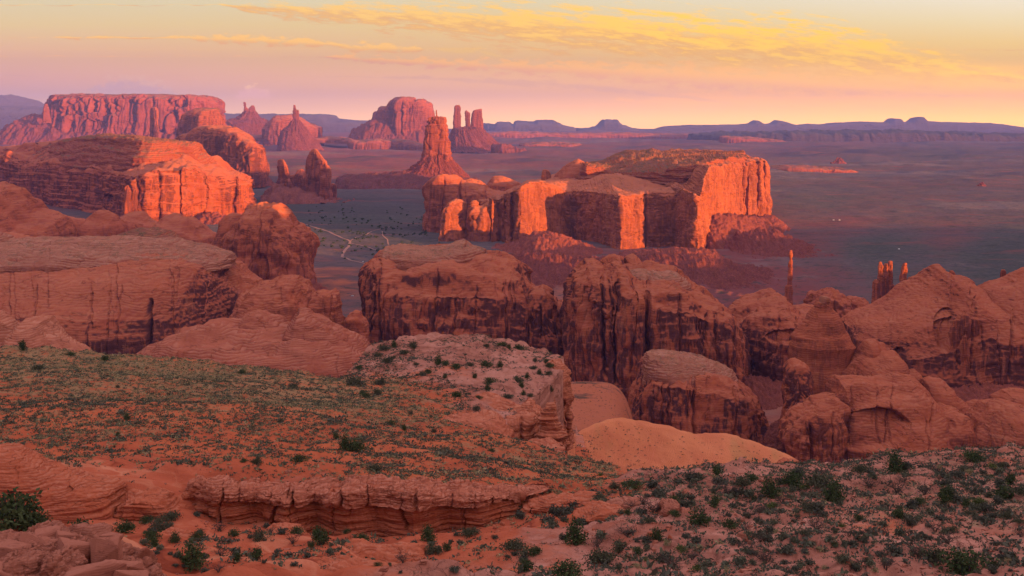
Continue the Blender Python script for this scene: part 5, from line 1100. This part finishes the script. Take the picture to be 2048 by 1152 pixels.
LIME = [juniper_meshes(540 + i, 1.1, .8, 520) for i in range(2)]
for c_, t_ in LIME: c_.materials.append(m_lime); t_.materials.append(m_bark)
SAGE = [bush_mesh('sagebrush', 520 + i, n=300, leaf=.095, h=(.6, .75, .55, .8)[i % 4]) for i in range(6)]
for i, me_ in enumerate(SAGE): me_.materials.append(m_sage if i % 2 == 0 else m_blk)
DRY = [bush_mesh('straw_bush', 530 + i, h=.6, leaf=.07) for i in range(2)]
for me_ in DRY: me_.materials.append(m_dry)
def dead_mesh(seed):
    rr = np.random.default_rng(seed); Pp, a, b = limbs(11, .5, .55, rr, .022, .5)
    for i in range(11):
        for q_ in range(6):
            s_ = Pp[i][rr.integers(2, 5)]; e_ = s_ + rr.normal(size=3) * np.array([.22, .22, .16]) + [0, 0, .10]
            Pp.append(np.array([s_, (s_ + e_) / 2 + rr.normal(size=3) * .03, e_])); a.append(.012); b.append(.004)
    return mesh_np('dead_shrub', *tubes(Pp, a, b), True)
DEAD = [dead_mesh(560 + i) for i in range(3)]
for me_ in DEAD: me_.materials.append(m_bark)

def plant_juniper(px, py, hpx_, label, group=None, var=None, cat='juniper', name='juniper', kit=JUN):
    x, y, zz = hit(px, py); h = max(hpx_, 6) * 1.12 / F * y
    c_, t_ = kit[(int(px * 7 + py) if var is None else var) % len(kit)]
    e = root(name, label, cat, (x, y, zz - .04 * h), group)
    e.scale = (h, h, h); e.rotation_euler = (0, 0, (px * 1.37 + py) % 6.28)
    for nm, me_ in (('crown', c_), ('trunk', t_)):
        o = bpy.data.objects.new(nm, me_); COL.objects.link(o); o.parent = e
def plant_one(me_, name, px, py, wpx, label, cat, group):
    x, y, zz = hit(px, py); s_ = wpx / F * y
    o = bpy.data.objects.new(name, me_); COL.objects.link(o); o.location = (x, y, zz - .03 * s_); o.scale = (s_, s_, s_ * rg.uniform(.8, 1.2)); o.rotation_euler = (0, 0, rg.uniform(0, 6.28))
    props(o, label, cat, group)
BIG = [  # px, py of the foot, height in photo pixels, label
    (712, 903, 30, 'dense dark juniper standing alone in the middle of the scrub hill', 0), (690, 901, 26, 'small dark juniper touching the lone hill juniper on its left', 2), (748, 943, 24, 'greyish juniper below the lone hill juniper', 3),
    (601, 923, 20, 'round juniper on bare red soil left of the hill pair', 1), (513, 931, 18, 'small round juniper above the pinkish caprock', 4), (22, 1060, 82, 'tallest dark juniper at the left edge above the fractured outcrop', 0), (58, 1056, 50, 'thin juniper just right of the tallest left-edge juniper', 2), (74, 1064, 30, 'low spreading green juniper beside the thin one on the outcrop', 1),
    (164, 1116, 64, 'two-lobed bright green juniper growing from a crack of the fractured outcrop', 5), (206, 1080, 24, 'small juniper on the right shoulder of the fractured outcrop', 4), (250, 1066, 30, 'round green juniper at the foot of the red wall', 0), (341, 1042, 26, 'juniper on the red slope near the split caprock', 3), (384, 1139, 46, 'dense column-like juniper at the bottom of the gully', 2), (318, 1062, 26, 'greyish juniper between the wall foot and the rippled mound', 4),
    (640, 1092, 34, 'upright juniper among grey brush in the gully', 5), (518, 1082, 26, 'small yellowish juniper on the smooth red slope hump', 4), (725, 1085, 22, 'single juniper on the bare red floor below the ledge', 1), (1032, 1098, 30, 'spreading juniper at the gully mouth under the pink slope', 3),
    (1149, 1088, 42, 'tall oval juniper on the bare shoulder of the pink slope', 2), (1136, 1156, 42, 'big round deep green juniper at the bottom edge', 1), (1205, 1125, 36, 'ragged juniper with bare branches above the big round one', 3), (1240, 1106, 28, 'small ragged juniper beside the bare-branched one', 4), (1398, 1050, 34, 'round bright juniper just right of the layered ledge', 0), (1462, 1055, 22, 'low bright juniper two steps from the layered ledge', 1),
    (1585, 972, 34, 'large dark juniper near the brow of the pink slope', 0), (1484, 972, 22, 'pale round juniper near the brow beside a darker one', 4), (1502, 964, 20, 'darker juniper near the brow beside a pale round one', 0), (1399, 962, 16, 'lone small juniper on the low end of the brow', 4), (1668, 1004, 36, 'bright upright juniper in the middle of the pink slope', 2), (1540, 1000, 34, 'loose grey-branched juniper below the brow', 2), (1612, 1082, 16, 'flat bright green juniper mat on the pink slope', 3),
    (1640, 980, 40, 'wide grey juniper with twiggy crown on the brow', 3), (1790, 945, 34, 'tall loose juniper on the brow skyline', 2), (1946, 922, 30, 'bushy juniper breaking the skyline near the right corner', 1), (1930, 1150, 62, 'largest dark juniper at the bottom right', 1), (1870, 1130, 40, 'dark juniper touching the largest bottom-right one', 4), (2010, 1000, 34, 'rounded juniper by the right edge of the pink slope', 0), (1890, 1010, 30, 'dark juniper amid grey brush on the pink slope', 5),
    (75, 742, 15, 'low dark juniper pair on the hill under the pink mounds', 3), (211, 722, 14, 'round juniper on the hill crest against the streaked alcove', 0), (44, 702, 18, 'dark juniper between the pink mounds', 5), (139, 712, 12, 'small juniper at the foot of the right pink mound', 1), (711, 771, 26, 'grey-green juniper at the left foot of the knoll', 3), (484, 748, 12, 'tiny juniper on the crest before the swirl-banded hump', 0), (780, 850, 14, 'round bush-like juniper on the hill under the slickrock dome', 1)]
for px_, py_, h_, lab, v_ in BIG: plant_juniper(px_, py_, h_, lab, None, v_)
def in_view(px, py): return 0 <= px <= 2048 and 0 <= py <= 1152
taken = [(b[0], b[1], b[2] * .5) for b in BIG]
def scatter(n, box, dens, size, mind=.6):
    res, tries = [], 0
    while len(res) < n and tries < n * 60:
        tries += 1
        px, py = rg.uniform(box[0], box[2]), rg.uniform(box[1], box[3])
        if rg.uniform() > dens(px, py): continue
        s_ = rg.uniform(*size)
        if any((px - t[0]) ** 2 + ((py - t[1]) * 1.6) ** 2 < ((s_ + t[2]) * mind) ** 2 for t in taken): continue
        res.append((px, py, s_)); taken.append((px, py, s_ * .5))
    return res
crest_py = lambda px: np.interp(px, [0, 180, 300, 370, 600, 690, 760, 860, 960, 1040, 1110, 1135, 1140, 1240, 1290, 1380, 1440, 1500, 1690, 1790, 1910, 2048], [712, 715, 722, 744, 755, 757, 690, 680, 680, 697, 720, 740, 935, 955, 968, 960, 943, 932, 936, 923, 918, 915])
cl = lambda px, py, s_=60.: gn(np.array([[px / s_, py / s_ * 2, 3.3]]), 77)[0]
below = lambda px, py: py > crest_py(px) + 3
for px_, py_, s_ in scatter(42, (690, 684, 1120, 800), lambda a, b: below(a, b) * (cl(a, b) > -.25) * (1.0 if b < 770 else .5), (9, 19)):
    plant_juniper(px_, py_, s_ * .9, 'small dark juniper bush scattered over the pale rocky knoll', 'juniper bushes on the knoll')
for px_, py_, s_ in scatter(16, (0, 740, 1280, 960), lambda a, b: below(a, b) * (cl(a, b) > -.1), (8, 15)):
    plant_juniper(px_, py_, s_ * .9, 'small juniper bush on the scrub hill, one of a scattered few', 'juniper bushes on the scrub hill')
for px_, py_, s_ in scatter(30, (250, 1020, 1100, 1150), lambda a, b: (cl(a, b) > 0) * 1.0, (12, 30)):
    plant_juniper(px_, py_, s_ * .9, 'grey-green juniper bush in the red gully among bare rock', 'juniper bushes in the red gully')
for px_, py_, s_ in scatter(46, (1180, 925, 2048, 1150), lambda a, b: below(a, b) * (cl(a, b) > .02), (9, 30)):
    k_ = rg.uniform() < .25
    plant_juniper(px_, py_, s_ * .8, 'yellow-green rabbitbrush on the pink slope' if k_ else 'medium juniper bush among brush on the pink slope', 'rabbitbrush on the pink slope' if k_ else 'juniper bushes on the pink slope', None, 'shrub' if k_ else 'juniper', 'rabbitbrush' if k_ else 'juniper', LIME if k_ else JUN)
for px_, py_, s_ in scatter(34, (1180, 935, 2048, 1145), lambda a, b: below(a, b) * 1.0, (22, 46)):
    plant_one(DEAD[rg.integers(3)], 'dead_shrub', px_, py_, s_, 'bare twiggy grey shrub on the pink slope', 'dead shrub', 'bare shrubs on the pink slope')
for px_, py_, s_ in scatter(12, (430, 1040, 1000, 1150), lambda a, b: 1.0, (18, 34)):
    plant_one(DEAD[rg.integers(3)], 'dead_shrub', px_, py_, s_, 'bare twiggy grey shrub in the red gully', 'dead shrub', 'bare shrubs in the red gully')
for px_, py_, s_ in scatter(250, (1080, 940, 2048, 1150), lambda a, b: below(a, b) * (1.0 if a > 1380 else .4) * (cl(a, b, 90.) > -.12), (8, 34), .36):
    if rg.uniform() < .16: plant_one(DRY[rg.integers(2)], 'straw_bush', px_, py_, s_ * .7, 'pale straw-coloured bush on the pink slope', 'bush', 'straw-coloured bushes on the pink slope')
    else: plant_one(SAGE[rg.integers(6)], 'sagebrush', px_, py_, s_, 'rounded grey sagebrush on the pink slope', 'sagebrush', 'sagebrush on the pink slope')
for px_, py_, s_ in scatter(90, (200, 1010, 1060, 1150), lambda a, b: (cl(a, b) > -.1) * 1.0, (9, 24), .5):
    plant_one(SAGE[rg.integers(6)], 'sagebrush', px_, py_, s_, 'rounded grey sagebrush in the red gully', 'sagebrush', 'sagebrush in the red gully')
for px_, py_, s_ in scatter(26, (0, 1040, 230, 1150), lambda a, b: 1.0, (9, 22), .5):
    plant_one(SAGE[rg.integers(6)] if rg.uniform() < .7 else DRY[rg.integers(2)], 'sagebrush', px_, py_, s_, 'grey or straw bush on the fractured outcrop', 'sagebrush', 'brush on the fractured outcrop')

# ---- uncountable scrub and grass: three masses over the hill, the dune, the sand flat and the rock tops
def tuft_mass(X_, n_per, wid, hgt, leaf, rr):
    n = len(X_)
    W = wid * rr.lognormal(0, .38, n); 
    idx = np.repeat(np.arange(n), n_per)
    o = rr.normal(size=(len(idx), 3)) * np.array([.30, .30, .22]); o[:, 2] = np.abs(o[:, 2]) + .06
    C = X_[idx] + o * (W[idx][:, None] * np.array([1, 1, hgt]))
    V, Q = leaves(C, leaf, rr, .55)
    V = C.repeat(4, 0) + (V - C.repeat(4, 0)) * W[idx].repeat(4)[:, None]
    return V, Q
N = 330000
px_ = rg.uniform(-360, 2420, N); Yr = np.sqrt(rg.uniform(70 ** 2, 540 ** 2, N))
zz_, vg, pl, cr_ = hill_at(px_, Yr)
X_ = WX(px_, Yr); xyz = np.stack([X_, Yr, zz_], 1)
ok = (Yr < cr_ + 4)
nn = gn(xyz / np.array([14., 14., 14.]), 81) + .6 * gn(xyz / 4.0, 82)
big_n = gn(xyz / 60., 83)
xs_, xd = xyz[:, :2], None
dens = np.clip(vg * 1.25 - .12 + nn * .6 + big_n * .45, 0.01, 1) * np.where(pl > .5, .75, 1.0)
keep = ok & (rg.uniform(0, 1, N) < dens * .62)
xyz, vg, pl, nn, big_n = xyz[keep], vg[keep], pl[keep], nn[keep], big_n[keep]
tw = rg.uniform(0, 1, len(xyz)) + big_n * .35 + np.where((pl > .45), -.22, .12)
far_grass = (xyz[:, 1] > 330) & (pl < .5)
tw = tw + far_grass * .28
sel_d = tw > .80; sel_s = (tw <= .80) & (tw > .38); sel_b = tw <= .38
# small shrubs on dune, sand flat, slickrock caps
dP = dune_g[0]; dv, du = dP.shape[:2]
ii, jj = rg.integers(2, int(dv * .62), 2600), rg.integers(4, du - 4, 2600)
dpt = dP[ii, jj]; dpx = PX0 + F * dpt[:, 0] / dpt[:, 1]
kd = rg.uniform(0, 1, 2600) < np.where(dpx < 1290, .85, .28); dpt = dpt[kd]
fx, fy = rg.uniform(1080, 1320, 1300), rg.uniform(780, 1150, 1300)
fpt = np.stack([WX(fx, fy), fy, floor_at(fx, fy)], 1)
rr_ = np.random.default_rng(3)
for nm, pts_, npl, wd, hg, lf, mat_, lab, cat in [
    ('scrub', np.concatenate([xyz[sel_b], dpt, fpt]), 14, .82, .8, .18, m_blk, 'low dark grey-green scrub dotting hill, pink slope and dune', 'scrub'),
    ('brush', xyz[sel_s], 14, .76, .8, .18, m_sage, 'low pale sage brush spread over the hill and pink slope', 'brush'),
    ('grass', xyz[sel_d], 12, .60, .8, .19, m_dry, 'straw and olive grass tufts covering the scrub hill', 'grass')]:
    V_, Q_ = tuft_mass(pts_, npl, wd, hg, lf, rr_)
    props(link(nm, mesh_np(nm, V_, Q_, False), mat_, (0, 0, 0)), lab, cat, kind='stuff')
# ---- angular blocks: broken slabs of the corner outcrop, fallen blocks under the ledges
def slab_mesh(name, seed, mat, flat=.55):
    rr = np.random.default_rng(seed); bm = bmesh.new()
    for p in rr.uniform(-1, 1, (22, 3)): bm.verts.new(Vector((np.sign(p[0]) * abs(p[0]) ** .45, np.sign(p[1]) * abs(p[1]) ** .45 * .8, np.sign(p[2]) * abs(p[2]) ** .5 * flat)) * .5)
    res = bmesh.ops.convex_hull(bm, input=bm.verts)
    bmesh.ops.delete(bm, geom=[g for g in set(res['geom_interior'] + res['geom_unused']) if isinstance(g, bmesh.types.BMVert)], context='VERTS')
    bmesh.ops.bevel(bm, geom=bm.edges[:], offset=.018, segments=1, affect='EDGES')
    me_ = bpy.data.meshes.new(name); bm.to_mesh(me_); bm.free(); me_.materials.append(mat); return me_
slabm = nearrock(.012, base=(.35, .130, .080), pale=(.42, .19, .125), deep=(.23, .072, .045), topcol=(.39, .165, .105), bed=.3)
SL = [slab_mesh('block', 700 + i, slabm, (.5, .8, .6, 1.0, .7)[i % 5]) for i in range(7)]
outcrop = [o for o in bpy.data.objects if o.name == 'rock_outcrop'][0]
for i, (px_, py_, w_) in enumerate([(118, 1112, 120), (36, 1130, 130), (160, 1076, 74), (210, 1082, 62), (14, 1080, 80), (98, 1054, 60), (186, 1134, 110), (244, 1112, 76), (262, 1138, 70), (136, 1060, 48), (66, 1074, 70), (222, 1064, 40), (92, 1146, 100)]):
    Yb_ = 87.5 + (1150 - py_) * .105; s_ = w_ / F * Yb_
    o = bpy.data.objects.new('block', SL[i % 7]); COL.objects.link(o); o.parent = outcrop
    o.location = Vector((float(WX(px_, Yb_)), Yb_, float(WZ(py_, Yb_)) - .30 * s_)) - outcrop.location
    o.scale = (s_ * rg.uniform(.9, 1.3), s_ * .9, s_ * rg.uniform(.7, 1.0)); o.rotation_euler = (rg.uniform(-.22, .1), rg.uniform(-.2, .25), rg.uniform(-.6, .6))
slabr = nearrock(.013, base=(.40, .125, .065), pale=(.47, .19, .11), bed=.3)
SR = [slab_mesh('boulder', 720 + i, slabr, (.6, .8, .5, .9)[i % 4]) for i in range(4)]
for n_, box_, lab in ((34, (390, 1046, 1010, 1082), 'angular fallen block on red sand below the pinkish caprock ledge'), (18, (1150, 1058, 1375, 1092), 'angular fallen block below the layered ledge of the pink slope')):
    for _ in range(n_):
        px_, py_ = rg.uniform(box_[0], box_[2]), rg.triangular(box_[1], box_[1] + 6, box_[3]); x, y, zz = hit(px_, py_); s_ = rg.lognormal(1.95, .42) / F * y
        o = bpy.data.objects.new('boulder', SR[_ % 4]); COL.objects.link(o); o.location = (x, y, zz + s_ * .12); o.scale = (s_, s_, s_); o.rotation_euler = (rg.uniform(-.4, .4), rg.uniform(-.4, .4), rg.uniform(0, 6.28))
        props(o, lab, 'boulder', lab.replace('angular fallen block', 'fallen blocks'))
# ---- loose stones on the near slopes
ns = 5200
spx = rg.uniform(-20, 2070, ns * 3); sY = np.sqrt(rg.uniform(75 ** 2, 260 ** 2, ns * 3))
sz_, sv, sp_, sc_ = hill_at(spx, sY)
kp = (sY < sc_) & (rg.uniform(0, 1, ns * 3) < np.where(sp_ > .4, .5, .12)) & (gn(np.stack([WX(spx, sY) / 7, sY / 7, sz_ * 0], 1), 88) > -.1)
sp3 = np.stack([WX(spx, sY), sY, sz_], 1)[kp][:ns]
cube = np.array([(x, y, w) for w in (-.6, 1) for x, y in ((-1, -1), (1, -1), (1, 1), (-1, 1))], float)
cq = np.array([(0, 1, 5, 4), (1, 2, 6, 5), (2, 3, 7, 6), (3, 0, 4, 7), (4, 5, 6, 7)])
sc = rg.lognormal(-1.75, .5, (len(sp3), 1, 1)); an = rg.uniform(0, 6.28, len(sp3))
vv = cube[None] * (1 - .35 * (cube[None, :, 2:] > 0)) * rg.uniform(.6, 1.25, (len(sp3), 8, 3)) * sc * np.array([1.2, .9, .7])
ca, sa = np.cos(an)[:, None], np.sin(an)[:, None]
vv = np.stack([vv[..., 0] * ca - vv[..., 1] * sa, vv[..., 0] * sa + vv[..., 1] * ca, vv[..., 2]], -1) + sp3[:, None]
props(link('rubble', mesh_np('rubble', vv.reshape(-1, 3), (cq[None] + 8 * np.arange(len(sp3))[:, None, None]).reshape(-1, 4), False), pinkm, (0, 0, 0)), 'small loose pink stones strewn over the near slopes', 'stones', kind='stuff')

# ---- bushes dotted over the valley floor
VB = [bush_mesh('valley_bush', 600 + i, 60, .9, .2, 6, False) for i in range(3)]
for me_ in VB: me_.materials.append(m_jun)
nb_ = 0
while nb_ < 230:
    px_v, py_v = rg.uniform(615, 900), rg.triangular(410, 455, 525)
    if gn(np.array([[px_v / 40, py_v / 14, 1.]]), 90)[0] < -.15: continue
    Yv = 330 * F / (py_v - PY0); o = bpy.data.objects.new('valley_bush', VB[nb_ % 3]); COL.objects.link(o)
    s_ = rg.uniform(4.5, 10.5); o.location = (float(WX(px_v, Yv)), Yv, float(floor_at(px_v, Yv)) - .2); o.scale = (s_, s_, s_ * .8)
    props(o, 'dark round bush dotted on the blue valley floor near the tracks', 'bush', 'bushes dotted across the valley floor'); nb_ += 1

# ---- the few made things: two parked vehicles and far cabins
def boxes(name, L):
    V, Q = [], []
    for (x0, y0, z0, x1, y1, z1, tp) in L:
        b_ = len(V) ; ix, iy = tp
        V += [(x0, y0, z0), (x1, y0, z0), (x1, y1, z0), (x0, y1, z0), (x0 + ix, y0 + iy, z1), (x1 - ix, y0 + iy, z1), (x1 - ix, y1 - iy, z1), (x0 + ix, y1 - iy, z1)]
        Q += [tuple(b_ + i for i in f_) for f_ in ((3, 2, 1, 0), (0, 1, 5, 4), (1, 2, 6, 5), (2, 3, 7, 6), (3, 0, 4, 7), (4, 5, 6, 7))]
    return mesh_np(name, V, Q, False)
def plain(name, c): m = new_mat(name); return finish(m, mx(noi(S(nd('ShaderNodeTexCoord').outputs['Object']), 2.0), c, tuple(x * .9 for x in c)))
m_white, m_glass, m_tyre = plain("white_paint", (.78, .78, .76)), plain("dark_glass", (.03, .035, .04)), plain("tyre_rubber", (.02, .02, .02))
def vehicle(px, py, lab, rot):
    Yv = 330 * F / (py - PY0); e = root('parked_car', lab, 'car', (float(WX(px, Yv)), Yv, float(floor_at(px, Yv)) + .05)); e.rotation_euler = (0, 0, rot)
    def p(nm, me_, mt): me_.materials.append(mt) if not me_.materials else None; o = bpy.data.objects.new(nm, me_); COL.objects.link(o); o.parent = e; return o
    p('body', boxes('body', [(-2.4, -.95, .45, 2.4, .95, 1.1, (.08, .05)), (-1.9, -.88, 1.1, .9, .88, 1.16, (0, 0)), (-1.6, -.75, 1.72, .55, .75, 1.8, (.1, .05))]), m_white)
    p('windows', boxes('windows', [(-1.85, -.87, 1.16, .88, .87, 1.72, (.28, .14))]), m_glass)
    t = np.linspace(0, 2 * math.pi, 13)[:12]
    wv_ = np.concatenate([np.stack([.38 * np.cos(t), t * 0 + y_, .38 * np.sin(t)], 1) for y_ in (-.12, .12)])
    wq = [(i, (i + 1) % 12, 12 + (i + 1) % 12, 12 + i) for i in range(12)]
    wv_ = np.concatenate([wv_, [[0, -.12, 0], [0, .12, 0]]])
    wq += [(24, (i + 1) % 12, i, i) for i in range(0)] + [((i + 2) % 12, (i + 1) % 12, i, 24) for i in range(0, 12, 2)] + [(12 + i, 12 + (i + 1) % 12, 12 + (i + 2) % 12, 25) for i in range(0, 12, 2)]
    wme = mesh_np('wheel', wv_, np.array(wq), False)
    for x_ in (-1.5, 1.5):
        for y_ in (-.85, .85): p('wheel', wme, m_tyre).location = (x_, y_, .38)
vehicle(705, 592, 'tiny white car parked on the sandy flat beside the middle block', .3)
vehicle(726, 524, 'tiny white car on the pale dirt track', 1.0)
def cabin(px, py, lab, s_):
    Yv = 330 * F / (py - PY0); e = root('cabin', lab, 'cabin', (float(WX(px, Yv)), Yv, float(floor_at(px, Yv)))); e.scale = (s_, s_, s_)
    for nm, me_, mt in (('wall', boxes('wall', [(-5, -3.5, -1, 5, 3.5, 3, (0, 0))]), m_white), ('roof', boxes('roof', [(-5.4, -4, 3.003, 5.4, 4, 4.8, (.4, 3.9))]), plain("pale_roof", (.62, .60, .58)))):
        me_.materials.append(mt); o = bpy.data.objects.new(nm, me_); COL.objects.link(o); o.parent = e
cabin(1667, 440, 'tiny white cabin on the plain, left of a close pair', .5); cabin(1679, 441, 'tiny white cabin on the plain, right of a close pair', .45); cabin(1798, 498, 'tiny lone white cabin on the dark plain', .4)

# ---- unseen shoulder of the mesa we stand on, shaped to shade front and valley
sx = np.linspace(870, 2700, 90); sy = np.linspace(-1500, 3500, 240)
SX, SY = np.meshgrid(sx, sy)
pp = np.stack([SX, SY, SX * 0], -1)
wob = 40 * fbm(pp / 220., 3, 92)
st_ = lambda x: np.clip(x / 60, 0, 1)
line = SX * math.sin(SUN_AZ - math.pi / 2) + SY * math.cos(SUN_AZ - math.pi / 2)      # constant along the sun's path over the ground
top_ = np.interp(line, [-2000, 700, 1000, 1285, 1300, 1352, 1368, 1560, 1640, 1745, 1765, 1905], [160, 140, 100, 60, -70, -70, 50, 10, -50, -70, -222, -222])  # heights and notch set to choose which rocks the sun reaches
SZ = st_(SX - 870) * st_(1300 + wob - SX) * st_(1960 + wob * .1 - line) * (top_ + 350)
SZ = np.maximum(SZ, st_(SX - 1050) * st_(SY - 1650) * st_(2300 - SY) * 100)
SZ = np.maximum(SZ, st_(SX - 1120 + wob * .3) * st_(SY - 1790) * st_(2820 + wob - SY) * st_(1380 - SX) * 92)  # low ridge added to shade the great mesa's rubble skirts
SZ = np.maximum(SZ, st_(SX - 1650 + wob) * st_(SY - 1800) * st_(2640 + wob - SY) * 125)
SZ = SZ - 350 + 12 * fbm(pp / 160., 3, 91)
props(link('shade_terrain', mesh_np('shade_terrain', np.stack([SX, SY, SZ], -1).reshape(-1, 3), grid_quads(240, 90, False)), rock(1.2, varn=.5, top=.4, scrub=.3), (0, 0, 0)), 'unseen red mesa shoulder beyond the edge, shaped to shade the front slopes', 'shade_terrain', kind='structure')

# ---- evening air
hv = np.array([(x, y, zz) for zz in (-420, 860) for y in (-2500, 47000) for x in (-36000, 36000)], float)
hq = np.array([(0, 2, 3, 1), (4, 5, 7, 6), (0, 1, 5, 4), (2, 6, 7, 3), (0, 4, 6, 2), (1, 3, 7, 5)])
hm = bpy.data.materials.new("haze"); hm.use_nodes = True; T = hm.node_tree; T.nodes.clear()
pv = nd('ShaderNodeVolumePrincipled', None, Color=(.30, .38, 1.0, 1), Density=1.9e-5, Anisotropy=0.0)
o_ = T.nodes.new('ShaderNodeOutputMaterial'); T.links.new(pv.outputs[0], o_.inputs['Volume'])
props(link('haze', mesh_np('haze', hv, hq, False), hm, (0, 0, 0)), 'thin violet evening haze filling the valley', 'haze', kind='stuff')
